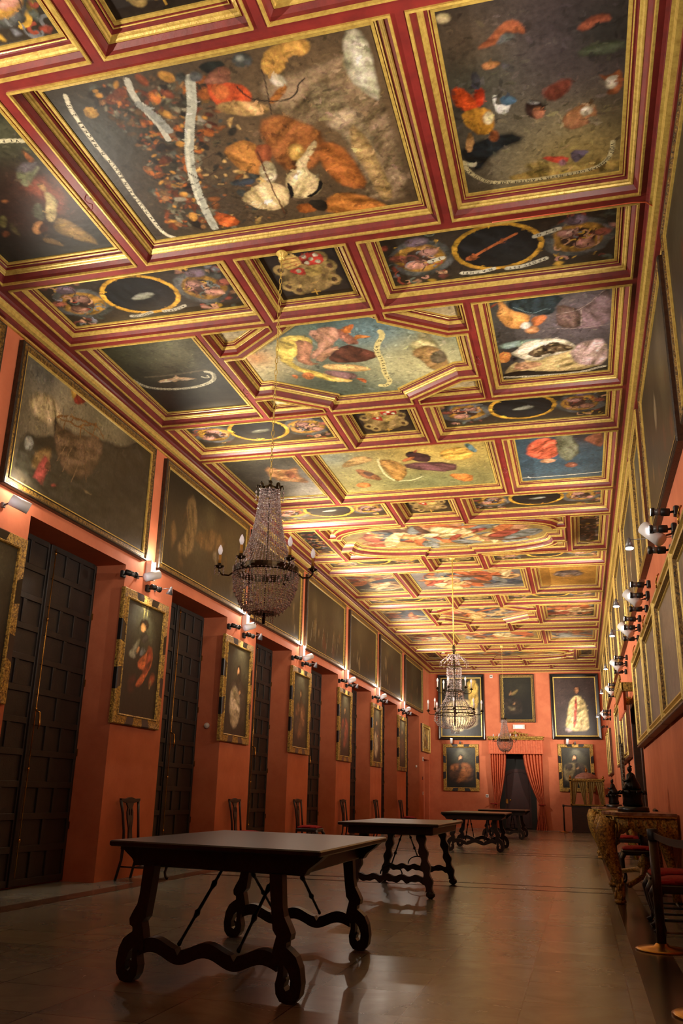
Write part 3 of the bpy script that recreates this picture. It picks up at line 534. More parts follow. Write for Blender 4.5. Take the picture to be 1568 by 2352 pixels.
#        kinds of the rows between consecutive beams
KIND = ['L', 'n', 'L', 'n', 'B', 'n', 'H', 'n', 'M', 'n', 'O', 'n', 'M', 'n', 'H', 'n', 'M', 'n', 'O', 'n']
KIND[1] = 'n'; KIND[0] = 'O'; KIND[2] = 'n'; KIND[3] = 'n'
XN = (-3.13, -1.86); XW = (-4.03, -.91); XO = (-4.87, .03)
BW = .052
mb = MB()
mb.box((XL-.3, YB-.1, 6.42), (XR+.2, YE+.2, 6.6), 1)
for y in ROWS: mb.box((XE[0]+BW, y-BW, ZS), (XE[1]-BW, y+BW, 6.42), 0)
for i, k in enumerate(KIND):
    y0, y1 = ROWS[i]+BW, ROWS[i+1]-BW
    for x in {'n': XN, 'B': XW, 'M': XW, 'H': XW, 'O': XO}[k]: mb.box((x-BW, y0, ZS), (x+BW, y1, 6.42), 0)
for x in XW: mb.box((x-BW, 35.45+BW, ZS), (x+BW, YE, 6.42), 0)
# long edge strips between outer coffers and cornice
mb.box((XE[0]-.14, YB, ZS), (XE[0]+BW, YE, 6.42), 0); mb.box((XE[1]-BW, YB, ZS), (XE[1]+.10, YE, 6.42), 0)

NS = [0]
def strip(pts, w=BW):
    for a, b_ in zip(pts[:-1], pts[1:]):
        a = Vector(a); b_ = Vector(b_); d = (b_-a).normalized(); n = Vector((-d.y, d.x))*w; a = a-d*w*.6; b_ = b_+d*w*.6
        q = [a-n, b_-n, b_+n, a+n]; NS[0] += 1; zz = ZS+.0006+.0004*(NS[0] % 7)
        mb.add([(p.x, p.y, zz) for p in q]+[(p.x, p.y, 6.42) for p in q], [(3, 2, 1, 0), (0, 1, 5, 4), (1, 2, 6, 5), (2, 3, 7, 6), (3, 0, 4, 7)], 0)

def hexshape(y0, y1):
    """upper half corner path (right side, near edge) of the twelve sided opening"""
    ym = (y0+y1)/2; c = []
    for sx, sy in ((1, -1), (1, 1), (-1, 1), (-1, -1)):
        xw = -2.47+sx*1.56; xa = -2.47+sx*1.28; xn = -2.495+sx*.635; ye = y0 if sy < 0 else y1
        c.append(dict(sx=sx, sy=sy, A=(xw, ym+sy*.60), B=(xa, ym+sy*.60), C=(xn, ye-sy*.17), D=(xn, ye), W=(xw, ye)))
    return c

def lobeshape(y0, y1):
    ym = (y0+y1)/2; c = []
    for sx, sy in ((1, -1), (1, 1), (-1, 1), (-1, -1)):
        xo = -2.42+sx*2.45; xa = -2.42+sx*2.2; xn = -2.495+sx*.635; ye = y0 if sy < 0 else y1
        C = (xn, ye-sy*.13); B = (xa, ym+sy*.48); arc = []
        for k in range(1, 9):
            t = k/9*PI/2; arc.append((C[0]+(B[0]-C[0])*math.cos(t), B[1]+(C[1]-B[1])*math.sin(t)))
        c.append(dict(sx=sx, sy=sy, A=(xo, ym+sy*.48), B=B, arc=arc, C=C, D=(xn, ye), W=(xo, ye)))
    return c

def orient(p):
    s_ = sum(p[i-1][0]*p[i][1]-p[i][0]*p[i-1][1] for i in range(len(p)))
    return p if s_ > 0 else p[::-1]

SPECIAL = {}
for i, k in enumerate(KIND):
    if k in 'HO':
        cs = (hexshape if k == 'H' else lobeshape)(ROWS[i], ROWS[i+1]); big = []; small = []
        for c in cs:
            path = [c['A'], c['B']]+c.get('arc', [])+[c['C'], c['D']]
            strip(path)
            big += path if c['sx']*c['sy'] > 0 and False else (path if (c['sx'], c['sy']) in ((1, 1), (-1, -1)) else path[::-1])
            small.append(orient(path+[c['W']]))
        SPECIAL[i] = (orient(big), small)
struct('ceiling', mb, [M['red'], M['ebony']])

# cornice round the top of the walls
def cornice(name, pts):
    mb = MB()
    prof = [(0.0, ZC-.02), (.03, ZC-.02), (.035, ZC), (.075, ZC+.012), (.08, ZC+.03), (.085, ZC+.05), (.12, ZC+.055), (.135, ZC+.09), (.15, ZC+.10), (.16, ZC+.12), (.17, ZC+.135)]
    mis = [1, 1, 0, 0, 0, 1, 1, 1, 0, 0]
    return mb, prof, mis
room = [(XL, YB), (XR, YB), (XR, YE), (XL, YE)]
mb = MB(); prof = [(0.0, ZC-.03), (.028, ZC-.03), (.034, ZC-.01), (.08, ZC+.0), (.085, ZC+.03), (.125, ZC+.04), (.14, ZC+.075), (.165, ZC+.085), (.17, ZC+.11), (.20, ZC+.122)]
sweep(mb, room, prof, [1, 1, 0, 0, 1, 1, 1, 0, 0])
struct('trim_4', mb, [M['red2'], M['gold']])

# ---------------------------------------------------------------- coffer mouldings and ceiling pictures
PROF = [(.050, .004), (.052, -.014), (.070, -.016), (.076, .004), (.084, .034), (.112, .070), (.118, .064), (.130, .067), (.140, .080), (.152, .084), (.160, .098), (.168, .118), (.182, .122), (.186, .114), (.194, .118), (.199, .136), (.203, .128), (.228, .130), (.232, .150)]
PM = [1, 1, 1, 0, 0, 1, 1, 1, 1, 1, 0, 0, 1, 1, 0, 1, 1, 1]
ZP = 6.343
GR = lambda *c: [hx(*q) for q in c]
def grotesque(W, H, R, oval=True, txt=None):
    ops = [['G', hx(48, 40, 30), [int(W*500), int(H*500)], 9000, 1.0]]
    P = GR((200, 150, 110), (150, 70, 50), (120, 120, 120), (205, 160, 60), (90, 96, 84), (180, 130, 110), (110, 60, 50))
    def curl(x, y, r, a, col, w):
        pts = []
        for t in range(7):
            q = a+t*.62; rr = r*(1-t*.11); pts += [int((x+rr*math.cos(q))*1000), int((y+rr*math.sin(q))*1000)]
        ops.append(['L', col, pts, int(w*1000)])
    n = int(W*H*70)
    for k in range(n):
        x = R.uniform(.04, W-.04); y = R.uniform(.04, H-.04)
        if oval and abs(x-W/2) < H*.62: continue
        if R.random() < .5: curl(x, y, R.uniform(.04, .12), R.uniform(0, 6.3), R.choice(P), R.uniform(.012, .04))
        else: ops.append(['P', R.choice(P), [int(v*1000) for t in range(7) for v in (x+R.uniform(.02, .07)*math.cos(t*.9), y+R.uniform(.02, .07)*math.sin(t*.9))], 12])
    for cx in ([W*.16, W*.84] if oval else []):
        for rr, col in ((H*.34, hx(84, 84, 78)), (H*.26, hx(168, 124, 50)), (H*.17, hx(60, 40, 30))):
            ops.append(['P', col, [int(v*1000) for t in range(14) for v in (cx+rr*R.uniform(.9, 1.25)*math.cos(t*.449), H/2+rr*math.sin(t*.449))], 14])
        for k in range(16): curl(cx+R.uniform(-.2, .2), H/2+R.uniform(-.16, .16), R.uniform(.03, .1), R.uniform(0, 6), R.choice(P), .02)
    if oval:
        for s_ in (-1, 1):
            for dx, dy, col, rr in ((.58, .1, (176, 128, 112), .10), (.72, -.12, (196, 140, 116), .11), (.66, .3, (120, 100, 110), .12), (.86, .05, (150, 84, 64), .09)):
                cx = W/2+s_*H*dx*1.25; cy = H/2+H*dy
                ops.append(['P', hx(*col), [int(v*1000) for t in range(10) for v in (cx+rr*math.cos(t*.628), cy+rr*.7*math.sin(t*.628))], 16])
                curl(cx, cy, rr, R.uniform(0, 6), hx(70, 50, 40), .012)
        for rr, col in ((1.0, hx(214, 160, 52)), (.88, hx(20, 22, 22))):
            ops.append(['P', col, [int(v*1000) for t in range(22) for v in (W/2+rr*H*.49*math.cos(t*.2856), H/2+H*.02+rr*H*.42*math.sin(t*.2856))], 5])
    return ops
def ell(cx, cy, rx, ry, n=14): return [int(v*1000) for t in range(n) for v in (cx+rx*math.cos(t*2*PI/n), cy+ry*math.sin(t*2*PI/n))]
def arms(W, H, R):
    o = [['G', hx(34, 26, 20), [int(W*500), int(H*500)], 9000, 1.0]]
    o += [['P', hx(128, 104, 60), ell(W*.5, H*.47, W*.36, H*.36), 12]]
    for x, y in ((.2, .3), (.8, .32), (.2, .62), (.82, .6), (.75, .78), (.3, .2)): o.append(['P', hx(160, 132, 76), ell(W*x, H*y, W*.09, H*.11), 8]); o.append(['P', hx(80, 56, 34), ell(W*x, H*y, W*.04, H*.05), 8])
    o += [['P', hx(196, 160, 84), [int(v*1000) for p in ((.25, .88), (.5, .88), (.5, .66), (.25, .6)) for v in (p[0]*W, p[1]*H)], 5], ['P', hx(176, 54, 40), [int(v*1000) for p in ((.5, .88), (.78, .88), (.78, .64), (.5, .64)) for v in (p[0]*W, p[1]*H)], 5],
          ['P', hx(176, 54, 40), [int(v*1000) for p in ((.28, .6), (.5, .64), (.5, .46), (.4, .5)) for v in (p[0]*W, p[1]*H)], 5], ['P', hx(180, 150, 80), [int(v*1000) for p in ((.5, .64), (.76, .64), (.66, .44), (.5, .42)) for v in (p[0]*W, p[1]*H)], 5]]
    for k in range(3): o.append(['L', hx(150, 60, 40), [int(v*1000) for v in (W*.27, H*(.66+k*.07), W*.48, H*(.70+k*.06))], 10])
    for x, y in ((.57, .82), (.71, .82), (.64, .76), (.57, .70), (.71, .70), (.42, .57)): o.append(['P', hx(214, 204, 170), ell(W*x, H*y, W*.033, H*.035), 3])
    o += [['L', hx(196, 150, 60), [int(v*1000) for v in (W*.5, H*.18, W*.5, H*.06)], 14], ['L', hx(196, 150, 60), [int(v*1000) for v in (W*.44, H*.12, W*.56, H*.12)], 14]]
    return o
def scene_ops(W, H, R, mood):
    bgs = {'dark': ((40, 36, 28), (84, 76, 58)), 'gold': ((120, 98, 52), (205, 170, 96)), 'blue': ((70, 86, 92), (120, 130, 128)), 'grey': ((96, 90, 84), (150, 140, 130))}[mood]
    o = [['G', hx(*bgs[0]), [int(W*500), int(H*500)], 9000, 1.0]]
    for k in range(5): o.append(['G', hx(*R.choice(bgs)), [int(R.uniform(0, W)*1000), int(R.uniform(0, H)*1000)], int(R.uniform(.3, .7)*H*1000), .8])
    P = GR((190, 110, 60), (205, 160, 100), (150, 70, 50), (120, 120, 110), (90, 60, 40), (215, 185, 130), (170, 90, 50), (60, 70, 76), (180, 130, 90))
    for k in range(int(8+W*H*9)):
        x = R.uniform(.12, .88)*W; y = R.uniform(.15, .85)*H; a = R.uniform(0, PI); L = R.uniform(.08, .26)*H; w = L*R.uniform(.25, .6); ca, sa = math.cos(a), math.sin(a)
        q = [(x+L*math.cos(t)*ca-w*math.sin(t)*sa*R.uniform(.5, 1.2), y+L*math.cos(t)*sa+w*math.sin(t)*ca*R.uniform(.5, 1.2)) for t in (0, .8, 1.6, 2.4, 3.1, 3.9, 4.7, 5.5)]
        o.append(['P', R.choice(P), [int(v*1000) for p in q for v in p], 16])
    o.append(['L', hx(215, 205, 165), [int(v*1000) for v in (W*.1, H*.16, W*.35, H*.08, W*.65, H*.07, W*.9, H*.14)], 26])
    return o

def ceiling_panel(poly, label, ops=None, inner=.215, seed=1, warp=.02, group=None, cell=None, zlift=0.0, cat='ceiling painting'):
    poly = orient(list(poly)); xs = [p[0] for p in poly]; ys = [p[1] for p in poly]
    cx, cy = sum(xs)/len(xs), sum(ys)/len(ys)
    t = thing('coffer_painting', label, cat, (cx, cy, ZS), 0, group or GC)
    loc = [(x-cx, y-cy) for x, y in poly]
    mb = MB(); k = min(1.0, inner/.215)
    pr_ = [(d*k if k < 1 else d, z) for d, z in PROF]
    sweep(mb, loc, pr_, PM); mb.build('moulding', [M['red2'], M['gold']], t)
    x0, x1, y0, y1 = min(xs)+.215*k, max(xs)-.215*k, min(ys)+.215*k, max(ys)-.215*k
    x0 -= .012; x1 += .012; y0 -= .012; y1 += .012
    W, H = x1-x0, y1-y0
    dist = math.sqrt(cx*cx+cy*cy+25)
    clip = None
    if len(poly) > 4:
        clip = [(px+cx-x0, y1-(py+cy)) for px, py in inset(loc, .2*k)]
    canvas('canvas', t, W, H, cell or max(.009, dist*.0013), ops(W, H) if callable(ops) else ops, lambda X, Y: np.stack([x0-cx+X, y1-cy-Y, np.full_like(X, ZP-ZS-zlift)], -1), seed, warp, clip, gain=.72)
    txts = [o for o in (ops(W, H) if callable(ops) else ops) if o[0] == 'T']
    if txts:
        lb = MB()
        for o in txts:
            pts = [(o[2][i]/1000, o[2][i+1]/1000) for i in range(0, len(o[2]), 2)]
            lettering(lb, o[1], pts, o[3]/1000*.8, lambda x, z: (x0-cx+x, y1-cy-z, ZP-ZS-zlift-.002))
        lb.build('inscription', M['ink'], t)
    return t

def shift(ops, px, py):
    """art was measured against an anchor corner; px,py = anchor offset in the canvas frame (m)"""
    out = []
    for o in ops:
        o = list(o); q = list(o[2]); 
        for i in range(0, len(q), 2): q[i] += int(px*1000); q[i+1] += int(py*1000)
        o[2] = q; out.append(o)
    return out
RR = random.Random(4)
names_row = {3: 'row cut by the top of the photo', 4: 'battle painting row', 5: 'narrow row beyond the battle', 6: 'near twelve-sided panel row', 7: 'narrow row beyond the kneeling figure', 8: 'crowd painting row', 9: 'narrow row before the near lobed panel', 10: 'near lobed panel row',
             11: 'narrow row beyond the near lobed panel', 12: 'figure row beyond the near lobed panel', 13: 'narrow row before the far twelve-sided panel', 14: 'far twelve-sided panel row', 15: 'narrow row beyond the far twelve-sided panel', 16: 'figure row before the far lobed panel', 17: 'narrow row before the far lobed panel', 18: 'far lobed panel row', 19: 'last narrow row before the end wall'}
GC = 'painted coffers of the ceiling'
for i, k in enumerate(KIND):
    if i < 3: continue
    y0, y1 = ROWS[i], ROWS[i+1]
    xsplit = {'n': XN, 'B': XW, 'M': XW, 'H': XW, 'O': XO}[k]
    edges = [XE[0], xsplit[0], xsplit[1], XE[1]]
    for j, side in enumerate(('left', 'centre', 'right')):
        a, b_ = edges[j], edges[j+1]
        rect = [(a, y0), (b_, y0), (b_, y1), (a, y1)]; seed = 100+i*3+j
        # anchor of the canvas: x = a+.203, y = y1-.203
        ax, ay = a+.203, y1-.203
        if k == 'n':
            if side == 'centre':
                ceiling_panel(rect, 'small square coat-of-arms panel in the '+names_row[i], lambda W, H, R=random.Random(seed): arms(W, H, R), seed=seed, warp=.012)
            else:
                def gg(W, H, seed=seed, i=i, j=j):
                    R = random.Random(seed); o = grotesque(W, H, R)
                    if i == 5 and j == 2:
                        o.append(['L', hx(176, 96, 48), [int(v*1000) for v in (W/2-.26, H/2-.1, W/2-.1, H/2+.02, W/2+.2, H/2+.2)], 34]); o.append(['P', hx(190, 106, 56), ell(W/2-.27, H/2-.11, .06, .05), 5])
                        for tx, pp in (('QVO', (W*.66, H*.62, W*.76, H*.70)), ('PROPE EST', (W*.53, H*.10, W*.60, H*.10, W*.70, H*.2)), ('MATHEI', (W*.33, H*.12, W*.40, H*.09, W*.47, H*.13)), ('24', (W*.2, H*.42, W*.26, H*.46))):
                            q = [int(v*1000) for v in pp]; o.append(['L', hx(205, 198, 172), q, 58]); o.append(['T', tx, sum([[q[m], q[m+1]] for m in range(len(q)-2, -1, -2)], []), 46])
                    elif i in (5, 7, 9):
                        o.append(['P', hx(150, 150, 130), [int(v*1000) for v in (W/2-.18, H/2-.05, W/2, H/2+.05, W/2+.2, H/2+.02, W/2+.05, H/2-.08)], 14])
                        if i == 5:
                            for tx, pp in (('OLEVM SOL', (W*.36, H*.10, W*.42, H*.09, W*.48, H*.13)), ('ACCEPTI', (W*.55, H*.12, W*.62, H*.12, W*.68, H*.18))):
                                q = [int(v*1000) for v in pp]; o.append(['L', hx(190, 182, 158), q, 52]); o.append(['T', tx, sum([[q[m], q[m+1]] for m in range(len(q)-2, -1, -2)], []), 40])
                    return o
                what = {(5, 0): 'grotesque panel with an empty oval, left side, ', (5, 2): 'grotesque panel with a trumpet in its oval, right side, '}.get((i, j), 'grotesque panel with an oval, %s side, ' % side)
                ceiling_panel(rect, what+names_row[i], gg, seed=seed, warp=.008)
        elif i == 4:
            key, lab, anc = [('angel', 'dark ceiling painting of a winged figure in red drapery, left of the battle', (-5.56, 6.7)), ('battle', 'large ceiling painting of a battle with horses and a lettered ribbon', (-3.78, 6.68)), ('stone', 'large dark ceiling painting with a figure in orange hose, right of the battle', (-.7, 6.7))][j]
            dx, dy = anc[0]-ax, ay-anc[1]
            ceiling_panel(rect, lab, shift(ART[key], dx, dy), seed=seed, warp=.012, cell=.0105)
        elif i in (6, 8, 14, 10, 18, 12, 16):
            arts = {(6, 0): ('bird', (-5.56, 10.5), 'dark ceiling painting of a white bird above a curved ribbon, left side'), (6, 1): ('kneel', (-4.03, 10.72), 'twelve-sided ceiling painting of a kneeling figure in yellow and pink'), (6, 2): ('sheet', (-.7, 10.5), 'ceiling painting of a white sheet full of animals, right side'), (8, 1): ('crowd', (-3.78, 14.4), 'wide ceiling painting of a crowd on golden ground, behind the near chandelier')}
            if j == 1 and k in 'HO':
                big, small = SPECIAL[i]
                bx0 = min(p[0] for p in big)+.203; by1 = max(p[1] for p in big)-.203
                if (i, j) in arts:
                    key, anc, lab = arts[(i, j)]; dx, dy = anc[0]-bx0, by1-anc[1]
                    ceiling_panel(big, lab, shift(ART[key], dx, dy), seed=seed, warp=.014)
                else:
                    lab = {14: 'far twelve-sided ceiling painting in grey and gold above the second chandelier chain', 10: 'near lobed ceiling painting, long and brightly lit, with golden clouds', 18: 'far lobed ceiling painting close to the end wall'}[i]
                    ceiling_panel(big, lab, lambda W, H, R=random.Random(seed), g='gold' if k == 'O' else 'grey': scene_ops(W, H, R, g), seed=seed)
                cn = ('near right', 'far right', 'far left', 'near left')
                for c_, sp in enumerate(small):
                    ceiling_panel(sp, 'small pale corner coffer, %s corner, %s' % (cn[c_], names_row[i]), [['G', hx(190, 172, 130), [100, 100], 9000, 1.0], ['S', GR((120, 96, 60), (220, 206, 170), (150, 120, 80)), [0, 0, 1600, 0, 1600, 900, 0, 900], 60, 22, 3]], inner=.13, seed=seed+c_, zlift=.004, cat='ceiling panel')
            elif (i, j) in arts:
                key, anc, lab = arts[(i, j)]; dx, dy = anc[0]-ax, ay-anc[1]
                ceiling_panel(rect, lab, shift(ART[key], dx, dy), seed=seed, warp=.012)
            elif k == 'O':
                ceiling_panel(rect, 'upright grotesque panel without oval, %s end of the %s' % (side, names_row[i]), lambda W, H, R=random.Random(seed): grotesque(W, H, R, False), seed=seed, warp=.008)
            else:
                mood = {(8, 0): 'grey', (8, 2): 'blue', (12, 0): 'dark', (12, 1): 'grey', (12, 2): 'gold', (14, 0): 'grey', (14, 2): 'dark', (16, 0): 'grey', (16, 1): 'gold', (16, 2): 'grey'}.get((i, j), 'dark')
                def so(W, H, seed=seed, mood=mood, ij=(i, j)):
                    o = scene_ops(W, H, random.Random(seed), mood)
                    if ij == (8, 0): o = [['G', hx(70, 64, 48), [0, 0], 9000, 1.0], ['G', hx(190, 180, 160), [int(W*1000), int(H*250)], 700, .9], ['P', hx(225, 160, 100), [int(v*1000) for v in (W*.5, H*.75, W*.75, H*.62, W*.95, H*.7, W*.85, H*.5, W*.95, H*.3, W*.7, H*.35, W*.45, H*.45)], 30], ['P', hx(200, 120, 80), [int(v*1000) for v in (W*.7, H*.6, W*.85, H*.62, W*.8, H*.4, W*.68, H*.45)], 20]]
                    if ij == (8, 2): o = [['G', hx(62, 84, 96), [0, 0], 9000, 1.0], ['G', hx(58, 44, 38), [int(W*700), int(H*900)], 500, .9], ['P', hx(205, 96, 66), [int(v*1000) for v in (W*.1, H*.62, W*.2, H*.85, W*.45, H*.88, W*.52, H*.6, W*.4, H*.45, W*.2, H*.48)], 20], ['P', hx(110, 110, 86), [int(v*1000) for v in (W*.45, H*.9, W*.6, H*.95, W*.75, H*.6, W*.6, H*.35, W*.48, H*.5)], 24], ['P', hx(205, 150, 110), ell(W*.35, H*.42, .12, .1), 10], ['P', hx(130, 80, 60), ell(W*.62, H*.3, .1, .12), 12], ['P', hx(140, 84, 60), [int(v*1000) for v in (W*.75, H*.8, W*.98, H*.95, W*.98, H*.6, W*.85, H*.7)], 20], ['L', hx(225, 218, 190), [int(v*1000) for v in (W*.02, H*.08, W*.5, H*.08, W*.98, H*.1)], 22]]
                    if ij == (12, 2): o = [['G', hx(176, 124, 50), [0, 0], 9000, 1.0], ['P', hx(120, 100, 84), ell(W*.5, H*.5, .36, .3), 40], ['P', hx(80, 66, 60), ell(W*.5, H*.6, .3, .14), 30], ['P', hx(190, 140, 90), ell(W*.52, H*.42, .12, .12), 20]]
                    return o
                desc = {(8, 0): 'pale orange figure in grey cloud', (8, 2): 'painting of a figure in red on blue', (12, 2): 'golden painting with a grey oval cloud'}.get((i, j), '%s-toned figure painting' % mood)
                ceiling_panel(rect, '%s, %s side, %s' % (desc, side, names_row[i]), so, seed=seed)
# half row against the end wall
for a, b_, side in ((XE[0], XW[0], 'left'), (XW[0], XW[1], 'centre'), (XW[1], XE[1], 'right')):
    ceiling_panel([(a, 35.45), (b_, 35.45), (b_, YE-.16), (a, YE-.16)], 'shallow gilded coffer against the end wall, %s' % side, [['G', hx(110, 84, 50), [0, 0], 9000, 1.0]], seed=7)
# hooks on the beams and a cable
for x, y, where in ((-4.03, 5.75, 'left of the battle painting'), (-4.03, 9.75, 'between the bird and the kneeling figure'), (-.91, 9.5, 'between the kneeling figure and the white sheet'), (-4.03, 13.3, 'left of the crowd painting'), (-.91, 13.3, 'right of the crowd painting')):
    t = thing('ceiling_hook', 'bent iron hook in the red beam '+where, 'hook', (x, y, ZS), 0, None)
    MB().tube([(0, 0, .01), (0, 0, -.03), (.02, .03, -.05), (.04, .06, -.04), (.03, .09, -.06), (0, .10, -.075), (-.02, .08, -.06)], .005, 6).build('hook', M['red2'], t)
mb = MB().tube([(-.5, 6.93, ZS-.012), (.3, 6.93, ZS-.014), (.75, 6.92, ZS-.02), (.85, 6.9, ZS-.05), (.93, 7.0, ZS-.04), (.97, 7.1, ZC+.04)], .006, 6)
tag(mb.build('electric_cable', M['cable']), 'orange cable lying along the red beam at the upper right', 'cable')
# ================================================================ PICTURES ON THE WALLS
FR = lambda a, b, c: (a, -c, b)
WALLS = {'L': (lambda u, z: (XL, u, z), PI/2), 'R': (lambda u, z: (XR, u, z), -PI/2), 'E': (lambda u, z: (u, YE, z), 0.0)}
STY = {
 'dark': ([(0, 0), (0, .06), (.012, .075), (.028, .072), (.04, .055), (.09, .05), (.10, .062), (.115, .06), (.125, .035)], [0, 0, 0, 2, 2, 0, 1, 1], .118, .04),
 'gold': ([(0, 0), (0, .08), (.015, .10), (.035, .095), (.05, .06), (.075, .055), (.09, .085), (.11, .08), (.125, .04), (.15, .045), (.16, .025)], [3, 1, 1, 0, 0, 1, 1, 2, 1, 1], .15, .03),
 'black': ([(0, 0), (0, .06), (.02, .09), (.045, .085), (.06, .075), (.12, .05), (.135, .052), (.155, .048), (.165, .03)], [0, 0, 0, 0, 0, 1, 1, 1], .158, .035),
 'span': ([(0, 0), (0, .05), (.012, .062), (.11, .058), (.12, .07), (.135, .064), (.142, .03)], None, .138, .035),
 'slim': ([(0, 0), (0, .05), (.02, .06), (.05, .04), (.06, .025)], [0, 1, 1, 1], .055, .028),
}
def picture(wall, u0, u1, z0, z1, label, style, ops, seed=1, warp=.014, cat='painting', tilt=0.0, cell=None, group=None):
    fn, rz = WALLS[wall]; uc = (u0+u1)/2; w = u1-u0; h = z1-z0
    t = thing('framed_painting', label, cat, fn(uc, z0), rz, group)
    if tilt: t.rotation_euler = Matrix.Rotation(rz, 3, 'Z').to_euler() if False else (0, 0, rz)
    prof, mis, ins, cd = STY[style]
    k = -1 if wall == 'R' else 1
    mb = MB(); poly = [(-w/2, 0), (w/2, 0), (w/2, h), (-w/2, h)]
    if style == 'span':
        # corners and middles carved and gilt, ebonised stretches between
        pts = []; code = []
        for (ax, az), (bx, bz) in zip(poly, poly[1:]+poly[:1]):
            for s_, c_ in ((0, 1), (.24, 0), (.40, 1), (.60, 0), (.76, 1)):
                pts.append((ax+(bx-ax)*s_, az+(bz-az)*s_)); code.append(c_)
        # split ring: build each side by hand so the mitres stay clean
        def rg(d):
            q = []
            c_ = [(-w/2+d, d), (w/2-d, d), (w/2-d, h-d), (-w/2+d, h-d)]
            for n_ in range(4):
                a_, b2 = c_[n_], c_[(n_+1) % 4]
                for s_ in (0, .24, .40, .60, .76): q.append((a_[0]+(b2[0]-a_[0])*s_, a_[1]+(b2[1]-a_[1])*s_))
            return q
        vs = []; L = 20
        for d, z in prof: vs += [(p[0], -z, p[1]) for p in rg(d)]
        fs = []; ms = []
        for i in range(len(prof)-1):
            for n_ in range(L):
                fs.append((i*L+n_, i*L+(n_+1) % L, (i+1)*L+(n_+1) % L, (i+1)*L+n_))
                ms.append(1 if i >= 3 else (1 if code[n_] else 0))
        mb.add(vs, fs, ms); mats = [M['ebony'], M['carved']]
    else:
        sweep(mb, poly, prof, mis, fr=FR)
        mats = {'dark': [M['framedark'], M['gold'], M['carvedd']], 'gold': [M['goldl'], M['gold'], M['carvedd'], M['framebrown']], 'black': [M['ebony'], M['goldl']], 'slim': [M['gold'], M['carved']]}[style]
    mb.box((-w/2+.02, -.02, .02), (w/2-.02, 0, h-.02), 0)
    mb.build('frame', mats, t)
    W, H = w-2*ins, h-2*ins
    c = fn(uc, (z0+z1)/2); dist = math.sqrt(c[0]**2+c[1]**2+4)
    fore = {'L': 1.0, 'R': 2.2, 'E': 1.0}[wall]
    canvas('canvas', t, W, H, cell or max(.008, dist*.00125*fore), ops(W, H) if callable(ops) else ops, lambda X, Y: np.stack([-W/2+X, np.full_like(X, -cd), ins+Y], -1), seed, warp, gain=1.05 if ' ark ' in label else .44 if style == 'dark' else .85)
    return t

def landscape(W, H, R, tone=0):
    o = [['G', hx(40, 36, 26), [0, 0], 9000, 1.0]]
    for k in range(4): o.append(['G', hx(*R.choice([(110, 98, 66), (84, 80, 60), (70, 62, 44)])), [int(R.uniform(.1, .9)*W*1000), int(R.uniform(.5, .95)*H*1000)], int(R.uniform(200, 420)), .75])
    for k in range(int(9+tone)):
        x = R.uniform(.08, .9)*W; y = R.uniform(.1, .6)*H; s_ = R.uniform(.05, .16)
        o.append(['P', R.choice(GR((120, 90, 50), (90, 66, 38), (140, 116, 76), (56, 46, 32), (110, 54, 36), (150, 132, 100))), [int(v*1000) for t in range(7) for v in (x+s_*R.uniform(.5, 1.2)*math.cos(t*.9), y+s_*R.uniform(.8, 2)*math.sin(t*.9))], 22])
    o.append(['G', hx(26, 24, 18), [int(R.uniform(.5, .9)*W*1000), int(.15*H*1000)], 500, .8])
    return o

def portrait(W, H, R, robe=(150, 70, 40), under=(60, 50, 40), face=(205, 150, 100), hx_=.5, hy=.72, beard=True, bust=False, white=None):
    m_ = lambda *p: [int(v*1000) for q in p for v in (q[0]*W, q[1]*H)]
    s_ = 1.7 if bust else 1.45
    o = [['G', hx(24, 22, 16), [0, 0], 9000, 1.0], ['G', hx(78, 74, 54), [int(W*(hx_+.12)*1000), int(H*.88*1000)], int(H*360), .7]]
    o.append(['P', hx(*under), m_((hx_-.2*s_, hy-.1), (hx_+.2*s_, hy-.1), (hx_+.27*s_, hy-.35), (hx_+.22*s_, .12), (hx_-.2*s_, .12), (hx_-.27*s_, hy-.32)), 30])
    o.append(['P', hx(*robe), m_((hx_-.02, hy-.09), (hx_+.17*s_, hy-.12), (hx_+.24*s_, hy-.34), (hx_+.1, .16), (hx_-.16, .1), (hx_-.1, hy-.4), (hx_+.02, hy-.28)), 26])
    o.append(['P', hx(*robe), m_((hx_-.22*s_, hy-.16), (hx_-.1, hy-.1), (hx_-.06, hy-.26), (hx_-.2*s_, hy-.32)), 20])
    if white: o.append(['P', hx(*white), m_((hx_-.27, hy-.2), (hx_-.05, hy-.16), (hx_+.16, hy-.34), (hx_+.1, .10), (hx_-.2, .06), (hx_-.34, .32)), 26])
    o.append(['P', hx(34, 26, 18), ell(W*hx_, H*(hy+.01), H*.062*(1.25 if bust else 1), H*.075*(1.25 if bust else 1)), 12])
    o.append(['P', hx(*face), ell(W*hx_-.01*H, H*hy, H*.036*(1.25 if bust else 1), H*.056*(1.25 if bust else 1)), 8])
    if beard: o.append(['P', hx(50, 40, 30), ell(W*hx_, H*(hy-.055), H*.034*(1.25 if bust else 1), H*.04*(1.25 if bust else 1)), 10])
    o.append(['L', hx(60, 36, 24), m_((hx_-.03, hy+.012), (hx_-.005, hy+.014)), 6]); o.append(['L', hx(60, 36, 24), m_((hx_+.012, hy+.012), (hx_+.03, hy+.014)), 6])
    o.append(['P', hx(*face), m_((hx_+.04, hy-.22), (hx_+.12, hy-.2), (hx_+.12, hy-.245), (hx_+.05, hy-.26)), 8])
    return o

